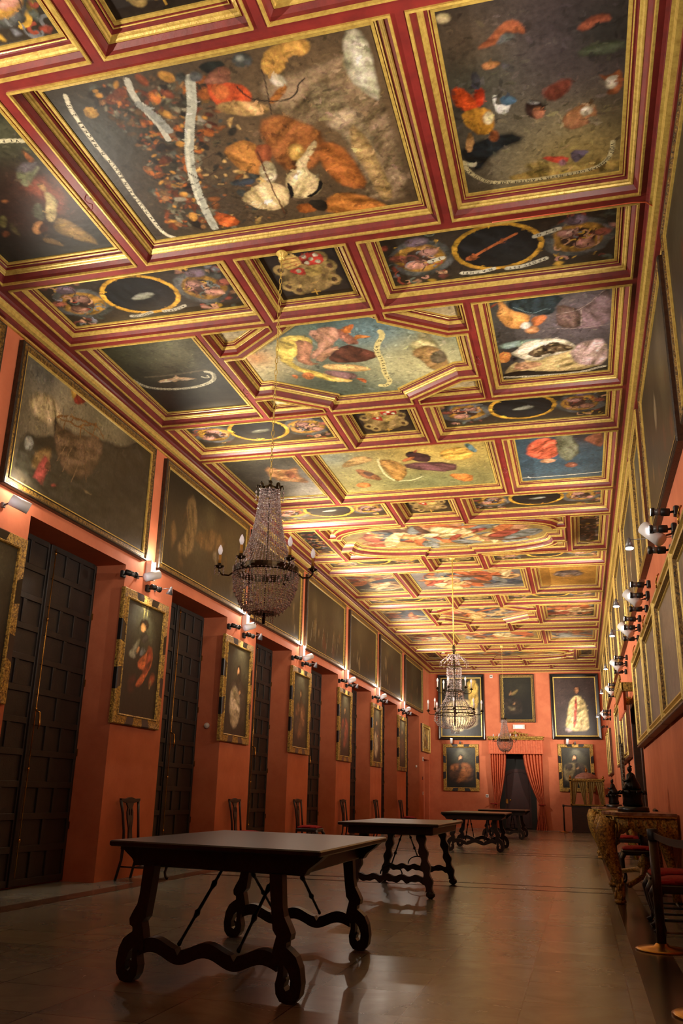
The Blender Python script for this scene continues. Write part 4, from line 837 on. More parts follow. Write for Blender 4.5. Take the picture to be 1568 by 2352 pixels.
# left wall, upper row
UP = [(3.95, 7.30), (7.62, 11.00), (11.38, 14.98), (15.20, 18.50), (18.85, 22.40), (22.90, 26.30), (26.78, 30.30), (30.98, 34.62)]
upl = ['dark upper painting cut by the left edge of the photo', 'large upper painting of a timber ark under a cloudy sky, left wall', 'upper left wall painting with pale trees, seen behind the chandelier crown', 'dark upper painting behind the bowl of the near chandelier', 'fourth fully seen upper painting on the left wall, with pale strokes at the foot', 'fifth upper painting on the left wall, brown with a yellowish left side', 'sixth upper painting on the left wall, nearly plain dark brown', 'last upper painting on the left wall before the end wall']
for k, (a, b_) in enumerate(UP):
    if k == 1: ops = shift(ART['ark'], 7.72-(7.62+.118), 4.32-(4.255+.118))
    else: ops = (lambda W, H, k=k: landscape(W, H, random.Random(30+k), 4)+([['P', hx(150, 120, 76), [int(v*1000) for v in (W*.12, H*.2, W*.25, H*.5, W*.2, H*.8, W*.3, H*.95, W*.36, H*.6, W*.3, H*.2)], 30], ['P', hx(120, 88, 50), [int(v*1000) for v in (W*.3, H*.5, W*.6, H*.75, W*.75, H*.6, W*.45, H*.35)], 30]] if k == 2 else [])+([['L', hx(170, 160, 130), [int(v*1000) for v in (W*x, H*.1, W*(x+.03), H*.4)], 22] for x in (.1, .2, .38, .5, .66, .8)] if k == 4 else []))
    picture('L', a, b_, 4.255, 6.0, upl[k], 'dark', ops, seed=60+k, warp=.02)
# portraits on the piers
ports = [(6.80, 8.22), (10.50, 11.87), (14.16, 15.56), (18.0, 19.42), (21.93, 23.3), (25.76, 27.15), (29.74, 31.2)]
pl = ['standing saint portrait cut by the left edge of the photo', 'tall portrait of a bearded man in an orange mantle with rays over his head', 'tall portrait of a figure in a dark cape and white robe', 'tall portrait of a figure in brown, behind the third chair', 'tall portrait of a figure in dull red, fourth along the left wall', 'tall portrait of a figure in a pale robe, fifth along the left wall', 'farthest tall portrait on the left wall']
pc = [dict(robe=(70, 66, 50)), None, dict(robe=(60, 50, 40), white=(170, 150, 116), hx_=.55), dict(robe=(112, 74, 46), under=(60, 44, 30)), dict(robe=(128, 60, 42)), dict(robe=(80, 60, 44), white=(150, 132, 100)), dict(robe=(86, 60, 40))]
for k, (a, b_) in enumerate(ports):
    ops = shift(ART['saint'], 10.47-(a+.138), 1.96-(1.945+.138)) if k == 1 else (lambda W, H, k=k: portrait(W, H, random.Random(k), **pc[k]))
    picture('L', a, b_, 1.945, 3.77, pl[k], 'span', ops, seed=80+k)
picture('L', 34.40, 36.2, 2.80, 3.86, 'small gilt framed picture above the coral side door', 'gold', lambda W, H: scene_ops(W, H, random.Random(6), 'gold'), seed=95)
# end wall
picture('E', -5.57, -3.66, 3.36, 5.99, 'large black framed painting of a pale robed sitter, left of the doorway', 'black', lambda W, H: portrait(W, H, random.Random(3), robe=(205, 180, 120), under=(170, 150, 110), hx_=.5, hy=.72, white=(215, 196, 140), bust=True)+[['P', hx(214, 176, 84), [int(v*1000) for v in (W*.66, H*.98, W*.94, H*.98, W*.94, H*.45, W*.74, H*.5, W*.68, H*.75)], 16]], seed=96, warp=.02)
picture('E', -3.03, -1.64, 4.05, 5.97, 'dark painting in a thin gilt frame above the doorway', 'dark', lambda W, H: portrait(W, H, random.Random(4), robe=(60, 46, 34), hx_=.3, hy=.6)+[['P', hx(180, 150, 90), [int(v*1000) for v in (W*.26, H*.6, W*.5, H*.72, W*.56, H*.68, W*.36, H*.55)], 10], ['P', hx(160, 140, 104), [int(v*1000) for v in (W*.14, H*.34, W*.4, H*.3, W*.44, H*.2, W*.2, H*.22)], 16]], seed=97)
def sitter(W, H):
    m_ = lambda *p: [int(v*1000) for q in p for v in (q[0]*W, q[1]*H)]
    return [['G', hx(72, 56, 52), [0, 0], 9000, 1.0], ['G', hx(40, 34, 30), [int(W*900), int(H*300)], 900, .8],
            ['P', hx(214, 190, 128), m_((.22, .1), (.30, .4), (.38, .62), (.52, .70), (.68, .66), (.78, .5), (.80, .3), (.82, .1), (.6, .07), (.4, .07)), 20],
            ['P', hx(232, 212, 156), m_((.34, .12), (.42, .5), (.56, .46), (.54, .12)), 30], ['L', hx(160, 120, 66), m_((.62, .6), (.64, .35), (.6, .12)), 24],
            ['P', hx(190, 74, 54), m_((.5, .66), (.56, .66), (.52, .3), (.46, .12), (.42, .14), (.46, .4)), 16],
            ['P', hx(70, 44, 30), ell(W*.56, H*.79, .13, .15), 10], ['P', hx(205, 140, 96), ell(W*.555, H*.78, .085, .115), 8], ['P', hx(205, 150, 110), ell(W*.47, H*.45, .07, .04), 8],
            ['P', hx(190, 166, 160), m_((.2, .1), (.28, .15), (.42, .08), (.3, .04)), 20]]
picture('E', -1.02, .87, 3.40, 5.97, 'large black framed painting of a figure in pale robes, right of the doorway', 'black', sitter, seed=98, warp=.012)
picture('E', -5.39, -3.95, 1.38, 3.2, 'half-length portrait in a gilt and black frame, lower left of the end wall', 'span', lambda W, H: portrait(W, H, random.Random(5), robe=(140, 86, 46), under=(70, 46, 30), bust=True), seed=99)
picture('E', -.85, .50, 1.44, 3.23, 'half-length portrait in a gilt and black frame behind the curtained litter', 'span', lambda W, H: portrait(W, H, random.Random(5), robe=(56, 46, 36), under=(120, 104, 70), bust=True, hx_=.46), seed=100)
# right wall, upper row and the gilt frames below
UR = [(3.7, 7.2), (7.55, 10.75), (11.05, 12.75), (12.95, 16.3), (16.75, 20.1), (20.4, 23.9), (24.3, 27.8), (28.2, 31.6), (32.0, 35.6)]
url = ['nearest upper painting on the right wall, cut by the edge of the photo', 'second upper painting on the right wall, grey brown and wide', 'narrow upper painting on the right wall', 'fourth upper painting on the right wall', 'fifth upper painting on the right wall', 'sixth upper painting on the right wall', 'seventh upper painting on the right wall', 'eighth upper painting on the right wall', 'last upper painting on the right wall beside the end wall']
for k, (a, b_) in enumerate(UR):
    picture('R', a, b_, 4.12, 6.02, url[k], 'dark' if k < 2 else 'gold', lambda W, H, k=k: landscape(W, H, random.Random(50+k), 2), seed=110+k, warp=.02)
LR = [(6.3, 8.78), (8.82, 11.12), (11.16, 13.5), (13.54, 16.1), (19.5, 22.3), (22.4, 25.6), (31.2, 33.0), (33.1, 34.8)]
lrl = ['gilt framed picture at the right edge of the photo, lower row', 'gilt framed picture with a ring at its top, second in the lower right row', 'gilt framed picture with a ring at its top, third in the lower right row', 'gilt framed picture with a ring at its top, fourth in the lower right row', 'gilt framed picture beyond the right wall doorway', 'gilt framed picture second beyond the right wall doorway', 'narrow gilt framed picture low on the far right wall', 'gilt framed picture nearest the end wall on the right']
for k, (a, b_) in enumerate(LR):
    t = picture('R', a, b_, 2.02, 3.46, lrl[k], 'gold', lambda W, H, k=k: [['G', hx(104, 90, 78), [0, 0], 9000, 1.0]]+landscape(W, H, random.Random(70+k), 1)[1:3]+[['G', hx(130, 112, 98), [int(W*500), int(H*500)], 700, .8]], seed=120+k, warp=.02)
    w = b_-a
    mb = MB(); mb.tube([(0, -.09, 1.5), (-.02, -.11, 1.47), (0, -.12, 1.43), (.02, -.11, 1.47)], .008, 6, closed=True)
    mb.tube([(.03*math.cos(q), -.125, 1.385+.04*math.sin(q)) for q in np.linspace(0, 2*PI, 12)[:-1]], .007, 6, closed=True); mb.lathe([(.02, 0), (.034, .01), (.02, .03)], 8, (0, -.09, 1.41), axis='y')
    mb.build('hanging_ring', M['brass'], [c_ for c_ in t.children if c_.name.startswith('frame')][0])
    MB().box((-w/2, -.10, -.035), (w/2, 0, -.002), 0, .008).build('ledge', M['framebrown'], t)
# gilt pelmet over the right doorway
t = thing('gilded_pelmet', 'carved gilt pelmet over the doorway in the right wall', 'pelmet', (XR, 17.4, 2.95), -PI/2)
mb = MB(); mb.box((-1.2, -.30, .0), (1.2, -.24, .16), 0, .015); mb.box((-1.2, -.28, 0), (-1.14, 0, .16), 0, .01); mb.box((1.14, -.28, 0), (1.2, 0, .16), 0, .01)
for k in range(9):
    x = -1.1+k*.275; mb.tube([(x+.09*math.cos(q)*(1-q/9), -.30, .2+.1*math.sin(q)*(1-q/9)) for q in np.linspace(0, 5.5, 10)], .022, 6)
mb.build('cornice', M['carved'], t)
mb = MB()
for k in range(60):
    pass
n = 96; vs = []; fs = []
for k in range(n+1):
    x = -1.15+2.3*k/n; y = -.24+.025*math.sin(k*1.3)
    vs += [(x, y, .02), (x, y-.004, -.32)]
for k in range(n): fs.append((2*k, 2*k+1, 2*k+3, 2*k+2))
mb.add(vs, fs, 0, True); mb.build('valance', M['curtain'], t)

# ================================================================ SHUTTERS
def shutter_pair(y0, y1, label, glint=True):
    w = y1-y0; t = thing('tall_shutters', label, 'shutters', (XREC, (y0+y1)/2, 0.02), PI/2)
    h = ZH-.03; hw = w/2-.012
    for s_ in (-1, 1):
        mb = MB(); a, b_ = (-w/2+.004, -.006) if s_ < 0 else (.006, w/2-.004)
        mb.box((a, -.035, 0), (b_, 0, h)); rows = 11; top = .05
        def rail(xa, xb, za, zb): mb.box((xa, -.06, za), (xb, -.033, zb), 0, .004)
        rail(a, a+.05, 0, h); rail(b_-.05, b_, 0, h)
        rh = (h-.06)/rows
        for r in range(rows+1): rail(a+.05, b_-.05, r*rh, r*rh+.075)
        for r in range(rows):
            nc = 3 if r % 2 == 0 else 2; cw = (b_-a-.1)/nc
            for c in range(1, nc): rail(a+.05+c*cw-.035, a+.05+c*cw+.035, r*rh+.073, (r+1)*rh+.002)
        leaf = mb.build('leaf', M['shutter'], t)
    mb = MB().box((-.03, -.085, 0), (.03, -.06, h), 0, .006); mb.build('meeting_strip', M['shutter'], t)
    mb = MB().tube([(.035, -.105, .1), (.035, -.105, h-.05)], .008, 6)
    for z in (.5, 1.3, 2.0, 3.1, 3.95): mb.lathe([(.014, -.02), (.016, 0), (.014, .02)], 8, (.035, -.105, z))
    rod = mb.build('bolt_rod', M['brass'], t)
    MB().tube([(.035, -.11, 1.98), (.04, -.16, 1.96), (.045, -.17, 1.82), (.04, -.165, 1.76)], [.01, .012, .014, .008], 8).build('handle', M['brass'], rod)
    mb = MB()
    for z in (.6, 1.5, 2.4, 3.3): mb.box((w/2-.012, -.075, z), (w/2, -.06, z+.09), 0)
    mb.build('hinges', M['brass'], leaf)
for k in range(3, len(PIERS)-1):
    pass
shl = {1: 'tall dark panelled shutters left of the photo', 2: 'nearest full pair of tall dark panelled shutters, behind the cut-off chair', 3: 'tall dark shutters behind the portrait of the man in the orange mantle', 4: 'tall dark shutters right of the portrait in cape and white robe', 5: 'tall dark shutters, fourth pair along the left wall', 6: 'tall dark shutters, fifth pair along the left wall', 7: 'tall dark shutters, sixth pair along the left wall', 8: 'last pair of tall dark shutters before the side door'}
for k in range(1, 9):
    shutter_pair(PIERS[k][1], PIERS[k+1][0], shl[k])

# ================================================================ LAMPS
def light(parent, kind, loc, power, target=None, col=(1, .72, .45), size=.05, angle=100, blend=.6):
    l = bpy.data.lights.new('lamp_or_fill_glow', kind); l.energy = power; l.color = col
    if kind == 'SPOT': l.spot_size = math.radians(angle); l.spot_blend = blend; l.shadow_soft_size = size
    else: l.shadow_soft_size = size
    o = bpy.data.objects.new('lamp_or_fill_glow', l); COL.objects.link(o)
    if target is not None: o.rotation_euler = (Vector(target)-Vector(loc)).to_track_quat('-Z', 'Y').to_euler()
    o.location = loc
    if parent is not None:
        inv = (Matrix.Translation(parent.location) @ parent.rotation_euler.to_matrix().to_4x4()).inverted()
        o.parent = parent; o.matrix_parent_inverse = inv
    return o
WARM = (1.0, .84, .64); WARM2 = (1.0, .89, .74)
def aimed(mb, prof, c, d, n=14, mi=0):
    """lathe pointing along d"""
    q = Vector((0, 0, 1)).rotation_difference(Vector(d).normalized()); s0 = len(mb.v)
    mb.lathe(prof, n, (0, 0, 0), mi); c = Vector(c)
    mb.v[s0:] = [tuple(c+q @ Vector(v)) for v in mb.v[s0:]]
    return mb
def black_spot(wall, u, z, d, label, out=.16, lit=True, group=None):
    fn, rz = WALLS[wall]; t = thing('wall_spotlight', label, 'spotlight', fn(u, z), rz, group)
    mb = MB(); mb.box((-.045, -.05, -.05), (.045, 0, .05), 0, .01); mb.build('mount', M['black'], t)
    c = Vector((0, -out, .0)); dn = Vector(d).normalized()
    MB().tube([(0, -.04, 0), (0, -out*.6, -.01), tuple(c-dn*.04)], .012, 8).build('arm', M['black'], t)
    mb = MB(); aimed(mb, [(.02, -.09), (.038, -.085), (.04, -.01), (.034, -.005)], c, d, mi=0); aimed(mb, [(.034, -.006), (.034, .05)], c, d, mi=1); aimed(mb, [(.035, .05), (.042, .055), (.042, .085), (.036, .085)], c, d, mi=0)
    hs = mb.build('housing', [M['black'], M['grey']], t)
    mb = MB(); aimed(mb, [(.033, .083), (.033, .087)], c, d); mb.build('lens', M['lamp'] if lit else M['grey'], hs)
    return t
def white_cyl(wall, u, z, d, label, out=.2, r=.062, L=.24, lit=True, shape='cyl', group=None):
    fn, rz = WALLS[wall]; t = thing('uplighter', label, 'uplighter', fn(u, z), rz, group)
    c = Vector((0, -out, 0)); dn = Vector(d).normalized()
    mb = MB(); mb.box((-.03, -.03, -.03), (.03, 0, .03), 0, .006); mb.tube([(0, -.02, 0), tuple(c-dn*L*.3)], .01, 6); mb.build('bracket', M['grey'], t)
    mb = MB(); aimed(mb, [(r*.4, -L/2), (r, -L/2+.006), (r, L/2), (r*.9, L/2), (r*.9, L/2-.03)], c, d, 18); hs = mb.build('shade', M['white'], t)
    mb = MB(); aimed(mb, [(r*.86, L/2-.03), (r*.86, L/2-.024)], c, d, 18); mb.build('lens', M['lamp'] if lit else M['white'], hs)
    return t
def cone_lamp(wall, u, z, d, label, arm=((0, 0, 0), (0, -.35, .02)), group=None):
    fn, rz = WALLS[wall]; t = thing('cone_lamp', label, 'lamp', fn(u, z), rz, group)
    MB().tube(list(arm), .005, 6).box((-.02, -.02, -.02), (.02, 0, .02), 0, .004).build('arm', M['grey'], t)
    c = Vector(arm[-1]); mb = MB(); aimed(mb, [(.012, -.02), (.018, .0), (.05, .10), (.046, .10)], c, d, 14); hs = mb.build('shade', M['grey'], t)
    mb = MB(); aimed(mb, [(.043, .094), (.043, .10)], c, d, 14); mb.build('lens', M['lamp'], hs)
    return t
def box_uplight(wall, u, z, label, group=None, m='lampw'):
    fn, rz = WALLS[wall]; t = thing('uplight_box', label, 'uplighter', fn(u, z), rz, group)
    mb = MB(); mb.box((-.07, -.09, 0), (.07, 0, .03), 0, .005); mb.box((-.07, -.09, .0), (-.058, 0, .28), 0, .003); mb.box((.058, -.09, 0), (.07, 0, .28), 0, .003); mb.box((-.06, -.012, .02), (.06, 0, .28)); mb.box((-.06, -.09, .02), (.06, -.082, .26))
    mb.build('housing', M['plate'], t)
    MB().box((-.04, -.06, .05), (.04, -.03, .2), 0, .01).build('lamp_tube', M[m], t)
    return t
ordn = ['nearest', 'first', 'second', 'third', 'fourth', 'fifth', 'sixth']
GAP = [7.46, 11.19, 15.09, 18.67, 22.65, 26.54, 30.64]
CY = [7.35, 11.0, 14.9, 18.6, 22.55, 26.45, 30.5]
PUP = [170, 370, 620, 440, 430, 430, 360]
for k, y in enumerate(CY):
    where = 'above the %s tall portrait on the left wall' % (['cut-off', 'orange-mantled', 'white-robed', 'third', 'fourth', 'fifth', 'farthest'][k])
    if k == 0:
        t = white_cyl('L', 7.75, 4.04, (.5, -.5, -.25), 'white cylinder lamp at the left edge of the photo', .22, .065, .22)
        black_spot('L', 7.3, 4.0, (.8, -.4, .1), 'black spotlight at the left edge of the photo')
    else:
        black_spot('L', y-.55, 3.93, (.7, -.5, -.1), 'left one of two black spotlights '+where, .15)
        t = white_cyl('L', y-.12, 4.0, (.75, -.45, .35), 'white cylinder uplighter '+where, .24)
        black_spot('L', y+.2, 3.9, (.8, -.35, -.1), 'right one of two black spotlights '+where, .15)
        cone_lamp('L', y+.45, 3.93, (.1, .3, -.9), 'small cone lamp on a thin arm '+where, arm=((0, 0, 0), (.02, -.26, .03)))
        bx = box_uplight('L', GAP[k], 4.02, 'white box uplighter between two upper paintings, '+where.replace('above', 'over'), m='flare' if k in (3, 6) else 'lampw')
    light(t, 'SPOT', (XL+.32, y, 4.25), PUP[k], (-2.2, y+(1.9 if k == 2 else .9), 6.2), WARM2, .06, 125, .8)
    light(t, 'SPOT', (XL+.30, y+.1, 3.98), 26 if k else 12, (XL+.02, y+.05, 2.9), WARM, .03, 80, .9)
    light(t, 'POINT', (XL+.20, (GAP[k] if k else 7.9), 4.34), 8, None, WARM2, .03)
# right wall clusters
RC = [(8.75, 3.66), (12.4, 3.80), (14.5, 3.74), (18.9, 3.8), (23.4, 3.8), (30.3, 3.8)]
rn = ['nearest right wall lamp cluster', 'second right wall lamp cluster', 'third right wall lamp cluster', 'fourth right wall lamp cluster', 'fifth right wall lamp cluster', 'farthest right wall lamp cluster']
RCP = [150, 170, 120, 300, 300, 260]
for k, (y, z) in enumerate(RC):
    black_spot('R', y-.3, z+.10, (-.1, -1, .1), 'upper black spotlight in the '+rn[k], .17)
    black_spot('R', y, z+.02, (-.1, -1, .05), 'middle black spotlight in the '+rn[k], .17)
    black_spot('R', y+.35, z-.1, (.1, -1, 0), 'lower black spotlight in the '+rn[k], .17, lit=False)
    t = white_cyl('R', y+.1, z, (-.5, -.6, .75), 'white cylinder uplighter in the '+rn[k], .22, .07, .26)
    cone_lamp('R', y+.3, z+.02, (.15, .0, -.9), 'cone lamp on a long thin arm from the '+rn[k], arm=((0, 0, 0), (-.25, -.42, .06)))
    light(t, 'SPOT', (XR-.30, y, z+.3), RCP[k], (-2.2, y+1.2, 6.2), WARM2, .06, 120, .8)
    light(t, 'SPOT', (XR-.35, y+.1, z), 26, (XL, y+2.5, 4.6), WARM, .05, 70, .9)
# lamp clusters over the camera's own part of the hall
for y, lab in ((3.6, 'spotlight bar lamp beside the camera on the left wall'), (-.3, 'lamp behind the camera on the left wall')):
    t = white_cyl('L', y, 4.02, (.75, -.45, .35), 'white cylinder uplighter, '+lab, .24)
    light(t, 'SPOT', (XL+.32, y, 4.25), 260, (-2.2, y+.9, 6.2), WARM2, .06, 125, .8)
for y, lab in ((4.2, 'on the right wall level with the camera'), (.4, 'on the right wall behind the camera')):
    t = white_cyl('R', y, 3.72, (-.5, -.6, .75), 'white cylinder uplighter '+lab, .22, .07, .26)
    light(t, 'SPOT', (XR-.30, y, 4.0), 170, (-2.2, y+1.2, 6.2), WARM2, .06, 120, .8)
# end wall lamps, then two added fill spots without fixtures
for x, lab in ((-5.02, 'white cylinder lamp under the left large painting of the end wall'), (-.46, 'white cylinder lamp under the right large painting of the end wall')):
    t = white_cyl('E', x, 3.31, (.1, -.35, 1), lab, .22, .055, .2)
    light(t, 'SPOT', (x+.1, YE-.6, 3.5), 9, (x+.2, YE, 5.2), WARM2, .05, 110, .8)
for x, lab in ((-4.67, 'small picture light above the lower left portrait of the end wall'), (-.17, 'small picture light above the lower right portrait of the end wall')):
    t = cone_lamp('E', x, 3.27, (0, .3, -.9), lab, arm=((0, 0, 0), (0, -.22, .03)))
    light(t, 'SPOT', (x, YE-.3, 3.2), 14, (x, YE, 2.2), WARM2, .04, 90, .8)
for u in (34.6,):
    black_spot('R', u, 3.75, (-.6, .3, .2), 'black spotlight high in the far right corner', .17)
    light(None, 'SPOT', (XR-.4, 33.0, 3.8), 230, (-2.4, YE, 4.2), WARM2, .08, 90, .8)  # added fill spot with no fixture, brightens the end wall from the right
    light(None, 'SPOT', (XL+.4, 33.0, 3.9), 230, (-2.4, YE, 4.2), WARM2, .08, 90, .8)  # its left-hand twin, likewise an added fill with no lamp body
# small fittings
def plate(name, wall, u, z, w, h, label, cat, m='plate', d=.02, lit=None):
    fn, rz = WALLS[wall]; t = thing(name, label, cat, fn(u, z), rz)
    MB().box((-w/2, -d, 0), (w/2, 0, h), 0, .003).build('cover', M[m], t)
    MB().box((-w*.3, -d-.004, h*.3), (w*.3, -d, h*.7), 0, .001).build('face', M[lit or 'grey'], t)
plate('emergency_light', 'E', -2.32, 3.80, .46, .17, 'white emergency light box above the gilt pelmet', 'emergency light', lit='lampw', d=.06)
plate('wall_sensor', 'E', -3.36, 5.84, .12, .13, 'small white sensor between two end wall paintings', 'sensor')
plate('wall_switch', 'E', -3.66, 1.16, .12, .12, 'white wall plate left of the curtained doorway', 'switch')
plate('fire_call_point', 'L', 34.75, 1.75, .1, .12, 'red call point beside the coral side door', 'call point', m='red')
plate('wall_switch', 'L', 34.8, 1.2, .08, .12, 'small white switch beside the coral side door', 'switch')
plate('exit_sign', 'L', 34.85, 2.45, .2, .16, 'small white and red notice above the coral side door switches', 'sign')
plate('floor_socket', 'L', 14.42, .32, .1, .1, 'white socket low on the pier of the second chair', 'socket')
for y, lab in ((33.3, 'small round wall sensor before the small gilt picture'), (15.0, 'x')):
    if lab == 'x': continue
    t = thing('round_sensor', lab, 'sensor', (XL, y, 2.2), PI/2); MB().lathe([(.05, 0), (.05, -.02), (.03, -.05)], 14, (0, 0, 0), axis='y').build('cover', M['plate'], t)
t = thing('round_sensor', 'small round sensor on the reveal between the first and second portraits', 'sensor', (-6.2, 14.3, 2.2), 0); MB().lathe([(.05, 0), (.05, -.02), (.03, -.05)], 14, (0, 0, 0), axis='y').build('cover', M['plate'], t)
# ================================================================ TABLES
S_ = .00104
LEG = [((x-188)*S_, (916-y)*S_) for x, y in [(250, 318), (238, 470), (226, 520), (198, 562), (178, 598), (184, 628), (206, 638), (208, 660), (180, 676), (146, 700), (119, 750), (107, 822), (117, 878), (145, 909), (190, 916), (236, 908), (262, 876), (269, 830), (256, 788), (253, 752), (268, 748), (300, 752), (296, 700), (284, 650), (272, 612), (296, 585), (312, 480), (322, 400), (331, 318)]]
HOLE = [((x-188)*S_, (916-y)*S_) for x, y in [(219, 742), (194, 764), (175, 808), (178, 848), (200, 858), (214, 842), (210, 822), (196, 806), (205, 797), (220, 808)]]
def scroll_table(label, c, hx_, hy, fx, fy, top, rx, ry, group=None):
    """hx,hy half size of the top; fx,fy half distance of the feet; rx, ry headings of the two table axes"""
    t = thing('trestle_table', label, 'table', (c[0], c[1], 0), 0, group)
    ux = Vector((math.cos(rx), math.sin(rx))); uy = Vector((-math.sin(ry), math.cos(ry)))
    k = (top-.14)/.622
    def W(x, y, z): return (ux.x*x+uy.x*y, ux.y*x+uy.y*y, z)
    mb = MB(); mb.box((-hx_, -hy, top-.035), (hx_, hy, top), 0, .008); mb.xf(W).build('tabletop', M['walnuttop'], t)
    mb = MB(); a, b_ = fx+.02, hy-.14; mb.box((-a, -b_, top-.15), (a, b_, top-.034), 0, .006)
    for s_ in (-1, 1):
        q = [(a-.01, top-.15), (a+.03, top-.15), (a+.06, top-.11), (a+.12, top-.07), (a+.16, top-.035), (a-.01, top-.035)]
        for yy in (-b_+.06, b_-.06): mb.prism([(s_*p[0], p[1]) for p in q], t=.12, frame=lambda p, q2, r, yy=yy: (p, yy+r, q2))
    mb.xf(W).build('apron', M['walnut'], t)
    for sy in (-1, 1):
        for sx in (-1, 1):
            out = [(sx*(-fx+p[0]*1.0) if sx > 0 else (-fx+p[0]), p[1]*k) for p in LEG]
            out = [((-fx+p[0])*(1 if sx < 0 else -1), p[1]*k) for p in LEG]; hol = [((-fx+p[0])*(1 if sx < 0 else -1), p[1]*k) for p in HOLE]
            mb = MB(); mb.prism(out, [hol], .095, frame=lambda p, q2, r, sy=sy: (p, sy*fy+r, q2)); mb.xf(W).build('leg', M['walnut'], t)
        n = 44; up = []; lo = []
        L = fx-.08
        for i in range(n+1):
            s_ = -1+2*i/n; x = s_*L; ph = s_*PI*2.5
            zc = .195+.026*math.cos(ph); nt_ = .03 if abs(abs(s_)-.42) < .03 else 0
            up.append((x, zc+.038-nt_)); lo.append((x, zc-.042))
        mb = MB(); mb.prism(up+lo[::-1], t=.085, frame=lambda p, q2, r, sy=sy: (p, sy*fy+r, q2)); mb.xf(W).build('stretcher', M['walnut'], t)
        for sx in (-1, 1):
            p0 = Vector((sx*.21, sy*fy, .23)); p1 = Vector((sx*.21, sy*.16, top-.14)); mb = MB()
            pts = [p0.lerp(p1, q) for q in (0, .05, .28, .31, .34, .37, .62, .655, .69, .72, 1)]
            mb.tube(pts, [.014, .010, .010, .014, .022, .012, .011, .017, .022, .011, .010], 8); mb.xf(W).build('iron_stay', M['iron'], t)
    return t
scroll_table('large dark trestle table in the foreground with scroll feet', (-2.215, 6.22), .755, 1.03, .56, .93, .80, -math.radians(11), math.radians(1.5))
scroll_table('third dark trestle table with scroll feet, before the curtained doorway', (-2.38, 21.55), .70, 1.35, .55, .93, .81, -math.radians(2), math.radians(1))
scroll_table('farthest dark trestle table with scroll feet, nearest the curtained doorway', (-2.32, 28.4), .68, 1.3, .53, .93, .81, -math.radians(2), 0)
# second table: wavy splayed legs on ball feet
t = thing('trestle_table', 'second dark table with wavy splayed legs and ball feet', 'table', (-2.22, 11.65, 0))
hx2, hy2, top = .60, 1.12, .81
MB().box((-hx2, -hy2, top-.035), (hx2, hy2, top), 0, .008).build('tabletop', M['walnuttop'], t)
MB().box((-hx2+.09, -hy2+.14, top-.13), (hx2-.09, hy2-.14, top-.034), 0, .01).build('apron', M['walnut'], t)
for sy in (-1, 1):
    for sx in (-1, 1):
        n = 30; a = []; b_ = []
        for i in range(n+1):
            q = i/n; z = .07+q*(top-.20); xc = .46-.12*q; wv = .012*math.sin(q*PI*8); a.append((sx*(xc-.045+wv), z)); b_.append((sx*(xc+.045+wv*-1), z))
        mb = MB(); mb.prism(a+b_[::-1], t=.085, frame=lambda p, q2, r, sy=sy: (p, sy*(.93-.16*q2)+r, q2)); mb.box((sx*.47-.05, sy*.93-.05, .0), (sx*.47+.05, sy*.93+.05, .085), 0, .028); mb.build('leg', M['walnut'], t)
    n = 40; up = [(-.42+.84*i/n, .235+.012*math.sin(i/n*PI*10)) for i in range(n+1)]; lo = [(p[0], p[1]-.07+.01*math.sin(p[0]*60)) for p in up]
    MB().prism(up+lo[::-1], t=.07, frame=lambda p, q2, r, sy=sy: (p, sy*.89+r, q2)).build('stretcher', M['walnut'], t)
    mb = MB(); mb.tube([(.13*math.cos(q), sy*.88, .24+.10*math.sin(q)) for q in np.linspace(0, PI, 12)], .008, 6)
    p0 = Vector((0, sy*.88, .34)); p1 = Vector((0, sy*.18, top-.12)); mb.tube([p0.lerp(p1, q) for q in (0, .3, .34, .38, .7, .74, .78, 1)], [.009, .009, .02, .009, .009, .018, .009, .009], 8)
    mb.build('iron_stay', M['iron'], t)

